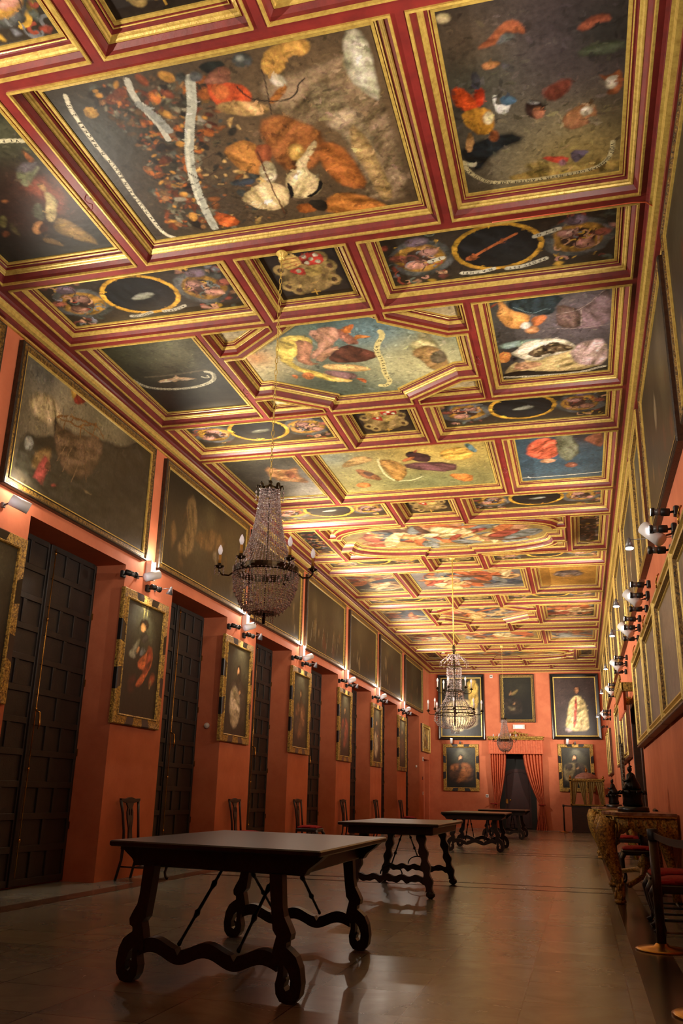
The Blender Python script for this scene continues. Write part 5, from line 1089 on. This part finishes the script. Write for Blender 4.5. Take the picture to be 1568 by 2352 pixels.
# ================================================================ CHAIRS
def chair(label, loc, rz, group=None, seatm='velvet'):
    t = thing('splat_back_chair', label, 'chair', loc, rz, group)
    wd, dp = .25, .22
    mb = MB(); s0 = 0; mb.box((-dp+.02, -wd+.03, .435), (dp+.005, wd-.03, .475), 0, .014)
    vs = []; mb.lathe([(.29, 0), (.27, .02), (.2, .035), (.05, .042)], 20, (0, 0, .462), xs=.76, ys=.84); mb.build('seat', M[seatm], t)
    mb = MB(); mb.box((-dp, -wd, .375), (dp+.02, wd, .44), 0, .008); mb.build('seat_rail', M['walnut'], t)
    for s_ in (-1, 1):
        MB().tube([(dp-.01, s_*(wd-.025), .40), (dp+.03, s_*(wd-.01), .33), (dp+.015, s_*(wd-.015), .2), (dp-.015, s_*(wd-.025), .09), (dp-.005, s_*(wd-.02), .04), (dp+.03, s_*(wd-.01), .012)], [.036, .036, .024, .016, .017, .026], 10).build('leg', M['walnut'], t)
        MB().tube([(-dp+.01, s_*(wd-.05), .42), (-dp-.0, s_*(wd-.05), .25), (-dp-.06, s_*(wd-.045), .0)], [.022, .019, .018], 8).build('leg', M['walnut'], t)
        MB().tube([(-dp+.015, s_*(wd-.045), .40), (-dp, s_*(wd-.05), .6), (-dp-.03, s_*(wd-.035), .82), (-dp-.06, s_*(wd-.005), .985)], [.021, .018, .018, .02], 8).build('back_post', M['walnut'], t)
        MB().tube([(-dp-.02, s_*(wd-.05), .17), (dp, s_*(wd-.03), .17)], .011, 6).build('side_stretcher', M['walnut'], t)
    pf = [(.0, .06), (.1, .05), (.2, .045), (.32, .08), (.40, .085), (.46, .06), (.5, .09), (.56, .1)]
    poly = [(w_, .43+z) for z, w_ in pf]+[(-w_, .43+z) for z, w_ in pf[::-1]]
    hol = [[(-.012, .55), (-.03, .66), (-.012, .72)], [(.012, .55), (.012, .72), (.03, .66)], [(-.045, .78), (-.05, .86), (-.02, .88), (-.015, .8)], [(.045, .78), (.015, .8), (.02, .88), (.05, .86)]]
    MB().prism(poly, hol, .018, frame=lambda a, b_, c: (-dp-.002-(b_-.43)*.10+c, a, b_)).build('splat', M['walnut'], t)
    q = [(-wd-.005, .97), (-.14, .955), (-.09, .945), (0, .95), (.09, .945), (.14, .955), (wd+.005, .97), (wd+.01, 1.005), (.12, 1.0), (.05, 1.015), (0, 1.02), (-.05, 1.015), (-.12, 1.0), (-wd-.01, 1.005)]
    MB().prism(q, t=.035, frame=lambda a, b_, c: (-dp-.055+c, a, b_)).build('crest_rail', M['walnut'], t)
    MB().tube([(-.02, -wd+.04, .17), (-.02, wd-.04, .17)], .011, 6).build('cross_stretcher', M['walnut'], t)
    return t
c0 = chair('splat-back chair with red seat cut by the left edge of the photo', (-5.55, 7.0, 0), 0)
for y, lab in ((11.12, 'splat-back chair against the pier below the orange-mantled portrait'), (14.92, 'splat-back chair against the pier below the white-robed portrait'), (18.55, 'splat-back chair with red seat below the third tall portrait'), (22.35, 'splat-back chair below the fourth tall portrait, left of the second table'), (26.1, 'splat-back chair below the fifth tall portrait, behind the second table'), (29.85, 'farthest splat-back chair on the left, below the last tall portrait')):
    copy_tree(c0, None, (-5.58, y, 0), 0, lab)
for x, y, lab in ((.80, 8.62, 'red-seated chair on the right, nearer of the touching pair'), (.80, 9.55, 'red-seated chair on the right, farther of the touching pair'), (.74, 14.25, 'red-seated chair on the right seen under the gilt console'), (.78, 18.5, 'small far chair on the right seen through the console legs')):
    copy_tree(c0, None, (x, y, 0), PI, lab)

# ================================================================ CONSOLES, SCULPTURES
def console(label, loc, L=2.5, D=.80, H=.985):
    """origin at the wall line, x towards the room is negative"""
    t = thing('gilt_console_table', label, 'console table', loc)
    def outline(grow, n=40):
        pts = []
        for i in range(n+1):
            q = i/n; y = -L/2+L*q; s_ = math.sin(q*PI)
            x = -(D*(.80+.12*math.sin(q*PI)**.5+.07*math.cos(q*PI*6)*s_))-grow
            pts.append((x, y*(1+grow/L*2)))
        return [(-.01, -L/2-grow)]+pts+[(-.01, L/2+grow)]
    MB().prism(outline(.03), t=.03, frame=lambda a, b_, c: (a, b_, H-.015+c)).build('marble_top', M['marbletop'], t)
    mb = MB(); o1 = outline(.015); mb.prism(o1, t=.02, frame=lambda a, b_, c: (a, b_, H-.04+c)); mb.build('top_moulding', M['goldl'], t)
    mb = MB(); ol = outline(-.01); ol = [(ol[0][0]+(ol[1][0]-ol[0][0])*q/6, ol[0][1]) for q in range(6)]+ol[1:-1]+[(ol[-2][0]+(ol[-1][0]-ol[-2][0])*q/6, ol[-1][1]) for q in range(1, 7)]; n = len(ol); vs = []; fs = []
    for k, (x, y) in enumerate(ol):
        dz = .20+.06*math.sin(k*.9)+.03*math.sin(k*2.3)
        vs += [(x, y, H-.05), (x-.012*math.sin(k*1.7), y, H-.05-dz), (x*.955, y*.975, H-.05-dz), (x*.955, y*.975, H-.05)]
    for k in range(n-1):
        for q in range(4): fs.append((4*k+q, 4*k+(q+1) % 4, 4*k+4+(q+1) % 4, 4*k+4+q))
    mb.add(vs, fs, 0, True)
    R = random.Random(3)
    for k in range(1, n-2, 1):
        x, y = ol[k]; z = H-.13+R.uniform(-.05, .04); mb.tube([(x-.02+.0*q, y+.05*math.cos(q)*(1-q/8), z+.06*math.sin(q)*(1-q/8)) for q in np.linspace(0, 5.2, 9)], .014, 6)
    mb.build('carved_apron', M['carved'], t)
    for sy in (-1, 1):
        mb = MB(); y = sy*(L/2-.12)
        P = [(-D*.96, y, H-.07), (-D*1.0, y, H-.20), (-D*.99, y, H-.38), (-D*.94, y, .45), (-D*.88, y, .30), (-D*.84, y, .18), (-D*.84, y, .10), (-D*.86, y, .03)]
        mb.tube(P, [.09, .11, .10, .085, .062, .046, .046, .055], 12)
        for k in range(26):
            i = R.randrange(len(P)-1); a = Vector(P[i]).lerp(Vector(P[i+1]), R.random()); r = .06*R.uniform(.5, 1)
            a += Vector((R.uniform(-.06, .04), R.uniform(-.07, .07), 0)); mb.tube([tuple(a+Vector((0, r*math.cos(q)*(1-q/8), r*math.sin(q)*(1-q/8)))) for q in np.linspace(0, 5, 8)], .014, 6)
        mb.lathe([(.05, 0), (.07, .02), (.06, .05)], 12, (-D*.86, y, 0)); mb.build('leg', M['carved'], t)
        mb = MB(); mb.tube([(-.08, y*.9, H-.1), (-.14, y*.88, H-.35), (-.09, y*.86, .4), (-.06, y*.86, .0)], [.08, .075, .05, .05], 10); mb.build('leg', M['carved'], t)
    mb = MB(); mb.tube([(-D*.72, -L/2+.14, .2), (-D*.5, -L/4, .26), (-D*.42, 0, .3), (-D*.5, L/4, .26), (-D*.72, L/2-.14, .2)], [.03, .03, .05, .03, .03], 10); mb.lathe([(.03, 0), (.09, .04), (.06, .12), (.02, .18)], 12, (-D*.42, 0, .3)); mb.build('stretcher', M['carved'], t)
    return t
console('carved gilt console table on the right under the near dark sculpture', (XR-.02, 12.35, 0))
console('second carved gilt console table, partly hidden behind the first', (XR-.02, 20.6, 0), L=2.2, D=.86, H=.99)

def statue(label, loc, s_=1.0, seed=1):
    t = thing('bronze_sculpture', label, 'sculpture', loc); R = random.Random(seed)
    mb = MB(); mb.lathe([(.17*s_, 0), (.175*s_, .01), (.17*s_, .055), (.15*s_, .065)], 24); mb.build('plinth', M['ebony'], t)
    mb = MB(); mb.lathe([(.10*s_, .065), (.115*s_, .09), (.10*s_, .16), (.11*s_, .22), (.13*s_, .25), (.10*s_, .265)], 20)
    for k in range(10): a = k*.63; mb.tube([(math.cos(a)*.12*s_, math.sin(a)*.12*s_, .25), (math.cos(a)*.15*s_, math.sin(a)*.15*s_, .24), (math.cos(a)*.15*s_, math.sin(a)*.15*s_, .21)], .014*s_, 6)
    mb.build('pedestal', M['bronze'], t)
    mb = MB()
    mb.tube([(0, 0, .26), (.01, .0, .33), (.0, .0, .40), (-.005, 0, .455), (-.005, 0, .48)], [.10*s_, .085*s_, .055*s_, .045*s_, .018*s_], 16)
    mb.lathe([(.012, -.035), (.026, -.015), (.03, .01), (.022, .032), (.008, .04)], 14, (-.01, 0, .515))
    for sx in (-1, 1):
        mb.tube([(-.005, sx*.045*s_, .44), (-.03, sx*.085*s_, .39), (-.08, sx*.06*s_, .37), (-.10, sx*.03, .39)], [.02, .018, .014, .012], 8)
        mb.tube([(0, sx*.03, .30), (-.07, sx*.06, .31), (-.10, sx*.055, .24)], [.036, .03, .02], 8)
    for k in range(7): a = R.uniform(-2, 2); mb.tube([(0.0, 0, .42), (math.cos(a)*.06, math.sin(a)*.07, .34), (math.cos(a)*.11, math.sin(a)*.11, .27)], [.012, .02, .014], 6)
    mb.tube([(-.01, 0, .545), (.0, -.02, .56), (.02, 0, .55)], [.012, .01, .006], 6); mb.build('figure', M['bronze'], t)
    return t
statue('dark bronze seated figure on a round base on the near console', (.61, 12.2, .985), 1.12)
statue('farther dark bronze sculpture on the second console', (.62, 19.95, .99), .95, 4)
t = thing('ornate_mirror', 'tall silvered carved mirror frame standing on the second console', 'mirror', (.93, 21.2, .99), -PI/2)
mb = MB(); sweep(mb, [(-.34, 0), (.34, 0), (.34, 1.35), (-.34, 1.35)], [(0, 0), (.0, .05), (.03, .07), (.08, .05), (.09, .02)], [0, 0, 0, 0], fr=FR)
for k in range(14):
    y = .1+.09*k
    for sx in (-1, 1): mb.tube([(sx*(.34+.03*math.cos(q)), -.05, y+.04*math.sin(q)) for q in np.linspace(0, 5, 7)], .014, 6)
mb.tube([(.12*math.cos(q), -.05, 1.42+.12*math.sin(q)) for q in np.linspace(0, 2*PI, 14)[:-1]], .025, 8, closed=True); mb.build('frame', M['mirrorframe'], t)
MB().box((-.27, -.02, .07), (.27, 0, 1.28)).build('glass', mat('dark_mirror_glass', (60, 56, 52), rough=.06, metal=.9), t)

# ================================================================ STANCHIONS
def stanchion(label, loc, H=.92, beltto=None, r=.036):
    t = thing('barrier_post', label, 'barrier post', loc)
    MB().lathe([(.20, 0), (.203, .012), (.18, .022), (.06, .036), (.045, .055)], 36).build('base', M['brass'], t)
    MB().lathe([(r, .045), (r, H-.09)], 18).build('post', M['brassd'], t)
    MB().lathe([(r+.006, H-.09), (r+.008, H-.085), (r+.008, H-.005), (r, H)], 18).build('belt_head', M['black'], t)
    return t
stanchion('brass barrier post with dish base at the right, second from the camera', (.53, 7.92, 0), .90, r=.036)
stanchion('brass barrier post at the lower right edge, nearest the camera', (.60, 5.65, 0), .925, r=.040)
stanchion('far barrier post in front of the curtained litter', (-.72, 35.1, 0), .97, r=.03)
def belt(label, a, b_, h=.05):
    mb = MB(); n = 12; vs = []; fs = []
    for i in range(n+1):
        q = i/n; p = Vector(a).lerp(Vector(b_), q); z = p.z-.02*math.sin(q*PI)
        vs += [(p.x, p.y, z), (p.x, p.y, z-h), (p.x+.003, p.y+.001, z-h), (p.x+.003, p.y+.001, z)]
    for i in range(n):
        for q in range(4): fs.append((4*i+q, 4*i+(q+1) % 4, 4*i+4+(q+1) % 4, 4*i+4+q))
    mb.add(vs, fs); tag(mb.build('barrier_belt', M['black']), label, 'belt')
belt('black belt between the two near barrier posts', (.53, 7.872, .875), (.60, 5.70, .90))
belt('black belt running in front of the curtained litter', (-.69, 35.1, .945), (1.03, 35.1, .945), .04)

# ================================================================ CURTAINED DOORWAY
t = thing('curtain_set', 'coral curtains tied back under a gilt pelmet round the far doorway', 'curtain', (-2.47, YE, 0))
def drape(xt0, xt1, xb, zt, zk, wb0, wb1, side):
    n = 48; rows = 30; vs = []; fs = []
    for j in range(rows+1):
        z = zt*(1-j/rows)
        if z > zk:
            q = ((zt-z)/(zt-zk))**1.7
            x0 = xt0+(xb[0]-xt0)*q; x1 = xt1+(xb[1]-xt1)*q
        else:
            q = (zk-z)/zk; x0 = xb[0]+(wb0-xb[0])*q; x1 = xb[1]+(wb1-xb[1])*q
        for i in range(n+1):
            u = i/n; am = .035*min(1, abs(x1-x0)/.5)+.012
            vs.append((x0+(x1-x0)*u, -.16+am*math.sin(u*PI*13+.6*math.sin(z*2))+.01*math.sin(u*40), z))
    for j in range(rows):
        for i in range(n): fs.append((j*(n+1)+i, j*(n+1)+i+1, (j+1)*(n+1)+i+1, (j+1)*(n+1)+i))
    return MB().add(vs, fs, 0, True)
drape(-1.0, -.38, (-.90, -.70), 2.9, .92, -.98, -.62, -1).build('drape', M['curtain'], t)
drape(1.02, .26, (1.0, .84), 2.9, .92, 1.1, .66, 1).build('drape', M['curtain'], t)
mb = MB(); n = 120; vs = []; fs = []
for i in range(n+1):
    u = i/n; x = -1.06+2.12*u; y = -.24+.03*math.sin(u*PI*22)
    vs += [(x, y*.94, 3.36), (x, y, 2.84)]
for i in range(n): fs.append((2*i, 2*i+1, 2*i+3, 2*i+2))
for s_ in (-1.06, 1.06):
    o_ = len(vs); vs += [(s_, -.22, 3.36), (s_, -.22, 2.84), (s_, -.0, 2.84), (s_, -.0, 3.36)]; fs.append((o_, o_+1, o_+2, o_+3))
mb.add(vs, fs, 0, True); mb.box((-1.07, -.275, 2.82), (1.07, -.2, 2.85), 0, .01); mb.build('valance', M['curtain'], t)
mb = MB(); mb.box((-1.10, -.30, 3.36), (1.10, 0, 3.42), 0, .015); mb.box((-1.08, -.28, 3.42), (1.08, 0, 3.49), 0, .02); mb.box((-1.14, -.32, 3.47), (1.14, 0, 3.5), 0, .01)
for sx in (-1, 1):
    for k in range(4):
        x = sx*(.1+.12*k); r = .11-.02*k; mb.tube([(x+sx*r*math.cos(q)*(1-q/9), -.2, 3.55+r*math.sin(q)*(1-q/9)) for q in np.linspace(0, 5.6, 11)], .022, 6)
mb.lathe([(.02, 0), (.08, .05), (.06, .12), (.02, .17)], 12, (0, -.2, 3.55)); mb.build('gilt_cornice', M['carved'], t)
for sx in (-1, 1): MB().tube([(sx*.92+.13*math.cos(q), -.16+.08*math.sin(q), .93) for q in np.linspace(0, 2*PI, 14)[:-1]], .018, 6, closed=True).build('tie_back', M['velvet'], t)

# ================================================================ LITTER
t = thing('curtained_litter', 'gilt glazed litter with domed top and gold silk curtains in the far right corner', 'litter', (.17, 35.55, 0))
MB().box((-.60, -.42, .06), (.60, .42, .94), 0, .01).box((-.63, -.45, 0), (.63, .45, .07), 0, .01).build('cabinet', M['dkwood'], t)
mb = MB()
for sx in (-1, 1):
    for sy in (-1, 1): mb.box((sx*.59-.03, sy*.41-.03, .94), (sx*.59+.03, sy*.41+.03, 1.82), 0, .006)
mb.box((-.03, -.445, .94), (.03, -.39, 1.82), 0, .006)
for z in (.94, 1.80): mb.box((-.63, -.45, z), (.63, -.38, z+.05), 0, .008); mb.box((-.63, .38, z), (.63, .45, z+.05), 0, .008); mb.box((-.63, -.45, z), (-.56, .45, z+.05), 0, .008); mb.box((.56, -.45, z), (.63, .45, z+.05), 0, .008)
mb.box((-.66, -.48, 1.84), (.66, .48, 1.90), 0, .01); mb.build('frame', M['carved'], t)
mb = MB(); vs = []; fs = []; n = 24
mb.lathe([(.50, 1.90), (.46, 1.97), (.34, 2.06), (.18, 2.12), (.03, 2.14)], 4, (0, 0, 0), xs=1.0, ys=.8)
s0 = mb.v; mb.v = [((x-y)*.9, (x+y)*.75, z) for x, y, z in mb.v]; mb.build('dome', M['pinkdome'], t)
mb = MB()
for x, y, z in [(0, 0, 2.13)]+[(sx*.60, sy*.42, 1.90) for sx in (-1, 1) for sy in (-1, 1)]:
    k = 1.5 if z > 2 else 1; mb.lathe([(.012*k, 0), (.02*k, .02*k), (.035*k, .05*k), (.03*k, .075*k), (.01*k, .09*k), (.016*k, .105*k), (.004*k, .13*k)], 12, (x, y, z))
mb.build('finials', M['brass'], t)
for sx in (-1, 1):
    for kk, (xa, xb) in enumerate(((.05, .30), (.30, .56))):
        n = 16; vs = []; fs = []
        for j in range(9):
            q = j/8; z = 1.80-q*.84
            for i in range(n+1):
                u = i/n; w = (xb-xa)*(1-.65*q); x0 = xa if kk == 0 else xb-w
                vs.append((sx*(x0+w*u), -.40+.014*math.sin(u*20), z))
        for j in range(8):
            for i in range(n): fs.append((j*(n+1)+i, j*(n+1)+i+1, (j+1)*(n+1)+i+1, (j+1)*(n+1)+i))
        MB().add(vs, fs, 0, True).build('curtain', M['yellowcloth'], t)

# ================================================================ CHANDELIERS
OCT_F = np.array([(0, 2, 4), (2, 1, 4), (1, 3, 4), (3, 0, 4), (2, 0, 5), (1, 2, 5), (3, 1, 5), (0, 3, 5)])
class Beads:
    def __init__(s): s.p = []
    def add(s, x, y, z, r, L=None): s.p.append((x, y, z, r, L or r))
    def strand(s, pts, step, r, jit=.0015, R=random.Random(1)):
        pts = [Vector(p) for p in pts]
        for a, b_ in zip(pts[:-1], pts[1:]):
            n = max(1, int((b_-a).length/step))
            for i in range(n):
                q = a.lerp(b_, i/n); s.add(q.x+R.uniform(-jit, jit), q.y+R.uniform(-jit, jit), q.z, r*R.uniform(.75, 1.2))
    def build(s, name, m, parent):
        A = np.array(s.p); n = len(A)
        base = np.array([(1, 0, 0), (-1, 0, 0), (0, 1, 0), (0, -1, 0), (0, 0, 1), (0, 0, -1)], float)
        rs = np.random.RandomState(n); an = rs.rand(n)*PI; c, s_ = np.cos(an), np.sin(an)
        V = base[None]*np.stack([A[:, 3], A[:, 3], A[:, 4]], 1)[:, None, :]
        X = V[..., 0]*c[:, None]-V[..., 1]*s_[:, None]; Y = V[..., 0]*s_[:, None]+V[..., 1]*c[:, None]; Z = V[..., 2]+V[..., 0]*.25
        V = np.stack([X, Y, Z], -1)+A[:, None, :3]
        F = (OCT_F[None]+6*np.arange(n)[:, None, None]).reshape(-1, 3)
        me = bpy.data.meshes.new(name); me.vertices.add(6*n); me.vertices.foreach_set('co', V.astype(np.float32).ravel())
        me.loops.add(F.size); me.loops.foreach_set('vertex_index', F.astype(np.int32).ravel()); me.polygons.add(len(F)); me.polygons.foreach_set('loop_start', (np.arange(len(F))*3).astype(np.int32)); me.update(calc_edges=True)
        for m_ in m: me.materials.append(m_)
        if len(m) > 1: me.polygons.foreach_set('material_index', np.repeat((rs.rand(n) < .4).astype(np.int32), 8))
        o = bpy.data.objects.new(name, me); COL.objects.link(o); o.parent = parent; return o

def candle_arm(t, a, r0, r1, z0, zc, metal, sleeve='candle', L=.10):
    c, s_ = math.cos(a), math.sin(a)
    mb = MB(); P = [(r0, z0), (r0+(r1-r0)*.35, z0-.035), (r0+(r1-r0)*.8, z0-.03), (r1, z0), (r1, zc-.01)]
    mb.tube([(c*r, s_*r, z) for r, z in P], .008, 6); mb.lathe([(.008, -.02), (.04, .0), (.045, .006), (.02, .01), (.016, .03)], 12, (c*r1, s_*r1, zc)); arm = mb.build('arm', M[metal], t)
    mb = MB().lathe([(.013, .0), (.013, L)], 10, (c*r1, s_*r1, zc+.02)); mb.build('candle', M[sleeve], arm)
    MB().lathe([(.008, 0), (.017, .02), (.021, .042), (.015, .068), (.006, .085), (.002, .092)], 12, (c*r1, s_*r1, zc+.02+L)).build('bulb', M['bulb'], arm)

def basket_chandelier(label, x, y, ztop, zr, s_=1.0, chain=.035, rot=0.0, R=None):
    """zr = height of the ring; crown .75 s above; bowl below"""
    t = thing('crystal_chandelier', label, 'chandelier', (x, y, zr)); R = R or random.Random(8)
    zc = .76*s_; rr = .275*s_; rc = .085*s_; zb = -.36*s_
    # chain
    mb = MB(); z = ztop-zr-.05; k = 0; L = chain
    while z > zc+.09:
        q = [(L*.34*math.cos(a), 0, z-L+L*math.sin(a)*1.0) for a in np.linspace(0, 2*PI, 11)[:-1]]
        if k % 2: q = [(0, p[0], p[2]) for p in q]
        mb.tube(q, .0034, 5, closed=True); z -= L*1.72; k += 1
    mb.tube([(0, 0, z+.02), (0, 0, zc+.02)], .004, 5); mb.build('chain', M['gold'], t)
    mb = MB(); mb.lathe([(.02, 0), (.05, -.01), (.06, -.03), (.03, -.05), (.035, -.08), (.012, -.1)], 14, (0, 0, ztop-zr)); mb.tube([(.0, .0, ztop-zr-.1), (.02, 0, ztop-zr-.12), (0, 0, ztop-zr-.14)], .005, 6); mb.build('ceiling_rose', M['goldl'], t)
    # crown
    mb = MB(); mb.lathe([(rc*.96, zc-.02), (rc, zc), (rc*.9, zc+.012), (rc*.4, zc+.03), (.012, zc+.05), (.02, zc+.07), (.006, zc+.09)], 18)
    for k in range(8):
        a = k*PI/4+rot; c, s2 = math.cos(a), math.sin(a)
        mb.tube([(c*rc, s2*rc, zc-.01), (c*rc*1.1, s2*rc*1.1, zc+.03), (c*rc*1.32, s2*rc*1.32, zc+.035), (c*rc*1.42, s2*rc*1.42, zc+.0)], [.022, .024, .02, .008], 6, squash=(1, .35))
    mb.build('crown', M['bronzeg'], t)
    # ring
    mb = MB(); n = 48
    for r_, z0, z1 in ((rr, -.03*s_, .035*s_),):
        mb.add([(r2*math.cos(2*PI*k/n), r2*math.sin(2*PI*k/n), z) for k in range(n) for r2, z in ((r_, z0), (r_+.012, z0+.006), (r_+.012, z1-.006), (r_, z1), (r_-.008, z1), (r_-.008, z0))], [(6*k+q, 6*k+(q+1) % 6, 6*((k+1) % n)+(q+1) % 6, 6*((k+1) % n)+q) for k in range(n) for q in range(6)], 0, False)
    mb.build('ring', M['bronzeg'], t)
    # strands from crown to ring: a concave skirt
    B = Beads(); ns = int(50*s_**.3)
    for k in range(ns):
        a = 2*PI*k/ns; c, s2 = math.cos(a), math.sin(a); pts = []
        for i in range(13):
            q = i/12; r = rc+(rr-rc)*(.34*q+.66*q**3.2); pts.append((c*r, s2*r, zc-.02-(zc-.03)*q))
        B.strand(pts, 0.0150*s_, .0080*s_, R=R)
    B.build('upper_strands', [M['crystal'], M['crystalb']], t)
    B = Beads()
    for k in range(54):
        a = 2*PI*k/54+.05; c, s2 = math.cos(a), math.sin(a); pts = []
        for i in range(9):
            q = i/8*PI/2; r = rr*(1.03*math.cos(q)**.75) if q < 1.5 else .10*s_
            r = max(r, .095*s_); pts.append((c*r, s2*r, -.02+zb*math.sin(q)))
        B.strand(pts, .0165*s_, .0090*s_, R=R)
    for k in range(150):
        a = R.uniform(0, 2*PI); q = R.uniform(.0, 1.3); r = rr*(1.05*math.cos(q)**.75); B.add(math.cos(a)*r, math.sin(a)*r, zb*math.sin(q)-.03, .010*s_, .022*s_)
    B.build('bowl_drops', [M['crystal'], M['crystalb']], t)
    mb = MB(); mb.lathe([(.10*s_, zb-.012), (.105*s_, zb), (.09*s_, zb+.01), (.02, zb+.012)], 20); mb.tube([(0, 0, zb), (0, 0, zb-.1*s_)], [.02, .012], 8)
    mb.tube([(0, 0, zc), (0, 0, zb)], .006, 6); mb.build('stem', M['bronzeg'], t)
    B = Beads()
    for k in range(18):
        a = 2*PI*k/18; r = .085*s_; B.strand([(math.cos(a)*r, math.sin(a)*r, zb-.01), (math.cos(a)*r*.9, math.sin(a)*r*.9, zb-.11*s_)], .014*s_, .006*s_, R=R)
    for k in range(8):
        a = k*PI/4+rot; r = rc*1.42
        for i in range(3): B.add(math.cos(a)*r, math.sin(a)*r, zc-.03-.035*i, .009, .02)
    B.build('tassel_drops', [M['crystal'], M['crystalb']], t)
    for k in range(6):
        a = k*PI/3+rot; candle_arm(t, a, rr, rr+.13*s_, -.01, .03*s_, 'bronzeg', L=.085*s_)
        B = Beads(); c, s2 = math.cos(a), math.sin(a); r = rr+.13*s_
        for q in range(6):
            b2 = q*PI/3; 
            for i in range(3): B.add(c*r+.042*math.cos(b2), s2*r+.042*math.sin(b2), .02-.028*i, .006, .012)
        B.build('candle_drops', [M['crystal']], t)
    return t
basket_chandelier('near crystal chandelier with a bead skirt, bronze ring and candle bulbs', -2.55, 6.93, 6.19, 2.94, 1.0, .036, rot=.32)
basket_chandelier('farthest small crystal chandelier in front of the end wall doorway', -2.42, 30.5, 6.19, 2.98, .92, .05, rot=.1, R=random.Random(3))
# second chandelier: tiered with many glass arms
t = thing('crystal_chandelier', 'middle chandelier, tiered, with glass arms and many candles', 'chandelier', (-2.5, 18.7, 2.75))
R = random.Random(12)
MB().tube([(0, 0, 3.44), (0, 0, 1.42)], .012, 8).lathe([(.02, 0), (.07, -.02), (.05, -.05)], 12, (0, 0, 3.45)).build('rod', M['goldl'], t)
mb = MB(); mb.tube([(0, 0, 1.42), (0, 0, -.2)], .02, 8); mb.lathe([(.01, 1.5), (.04, 1.44), (.03, 1.40), (.05, 1.36)], 12)
for z, r in ((1.02, .155), (.50, .165), (.16, .36)): mb.tube([(r*math.cos(q), r*math.sin(q), z) for q in np.linspace(0, 2*PI, 30)[:-1]], .010, 6, closed=True)
mb.tube([(.42*math.cos(q), .42*math.sin(q), .03) for q in np.linspace(0, 2*PI, 36)[:-1]], .012, 6, closed=True); mb.build('stem', M['bronzeg'], t)
B = Beads()
for k in range(30):
    a = 2*PI*k/30; c, s2 = math.cos(a), math.sin(a)
    B.strand([(c*.155, s2*.155, 1.02), (c*.15, s2*.15, .52)], .028, .011, R=R)
    B.strand([(c*.165, s2*.165, .5), (c*.2, s2*.2, .36), (c*.30, s2*.30, .2), (c*.42, s2*.42, .03)], .03, .012, R=R)
for k in range(44):
    a = 2*PI*k/44; c, s2 = math.cos(a), math.sin(a)
    B.strand([(c*.42, s2*.42, .03), (c*.43, s2*.43, -.1), (c*.36, s2*.36, -.2), (c*.24, s2*.24, -.26)], .03, .013, R=R)
for k in range(14): a = 2*PI*k/14; B.strand([(math.cos(a)*.09, math.sin(a)*.09, -.24), (math.cos(a)*.08, math.sin(a)*.08, -.38)], .026, .011, R=R)
B.build('crystal_strands', [M['crystal'], M['crystalb']], t)
B = Beads()
for k in range(10):
    a = 2*PI*k/10; c, s2 = math.cos(a), math.sin(a)
    B.strand([(c*.02, s2*.02, 1.28), (c*.12, s2*.12, 1.26), (c*.22, s2*.22, 1.19), (c*.30, s2*.30, 1.12)], .02, .015, R=R)
    B.strand([(c*.30, s2*.30, 1.12), (c*.30, s2*.30, 1.0)], .03, .010, R=R)
for k in range(60): a = R.uniform(0, 2*PI); r = R.uniform(.02, .16); B.add(r*math.cos(a), r*math.sin(a), 1.12+R.uniform(-.06, .18), .015)
B.build('top_canopy', [M['crystal'], M['crystalb']], t)
for k in range(6): candle_arm(t, k*PI/3+.3, .16, .36, .50, .56, 'bronzeg', 'candlew', .11)
for k in range(8): candle_arm(t, k*PI/4+.1, .38, .56, .06, .10, 'bronzeg', 'candlew', .12)

# repeats share a group
GROUPS = {'wall_spotlight': 'black wall spotlights', 'uplighter': 'white cylinder uplighters', 'uplight_box': 'white box uplighters between the upper paintings', 'cone_lamp': 'small cone lamps', 'tall_shutters': 'tall shutters in the left wall recesses', 'splat_back_chair': 'splat-back chairs along both walls', 'trestle_table': 'trestle tables down the middle of the hall', 'barrier_post': 'barrier posts', 'barrier_belt': 'barrier belts', 'crystal_chandelier': 'crystal chandeliers', 'gilt_console_table': 'gilt console tables', 'bronze_sculpture': 'bronze sculptures on the consoles', 'ceiling_hook': 'hooks in the ceiling beams', 'framed_painting': 'framed paintings on the walls', 'wall_switch': 'wall plates and switches', 'round_sensor': 'round wall sensors'}
for o in list(COL.objects):
    k = o.name.split('.')[0]
    if o.parent is None and k in GROUPS and 'label' in o and 'group' not in o: o['group'] = GROUPS[k]

# ================================================================ CAMERA, WORLD
cd = bpy.data.cameras.new('camera'); cd.sensor_fit = 'VERTICAL'; cd.sensor_height = 36.0; cd.lens = 30.5385; cd.clip_start = .05; cd.clip_end = 200
co = bpy.data.objects.new('camera', cd); COL.objects.link(co); SC.camera = co
co.matrix_world = Matrix(((0.9666816, 0.0592105, 0.2490399, 0), (0.2550558, -0.3054777, -0.9174039, 0), (0.0217562, 0.9503565, -0.3104017, 1.1), (0, 0, 0, 1)))
w = bpy.data.worlds.new('World'); SC.world = w; w.use_nodes = True
w.node_tree.nodes['Background'].inputs['Color'].default_value = (.02, .014, .01, 1); w.node_tree.nodes['Background'].inputs['Strength'].default_value = 1
SC.view_settings.view_transform = 'Standard'; SC.view_settings.look = 'None'; SC.view_settings.gamma = 1; SC.view_settings.use_curve_mapping = False
SC.view_settings.exposure = 1.5
SC.cycles.use_denoising = True
SC.cycles.max_bounces = 8; SC.cycles.diffuse_bounces = 4; SC.cycles.glossy_bounces = 4; SC.cycles.transmission_bounces = 8; SC.cycles.transparent_max_bounces = 8
SC.cycles.caustics_reflective = False; SC.cycles.caustics_refractive = False; SC.cycles.sample_clamp_indirect = 6.0
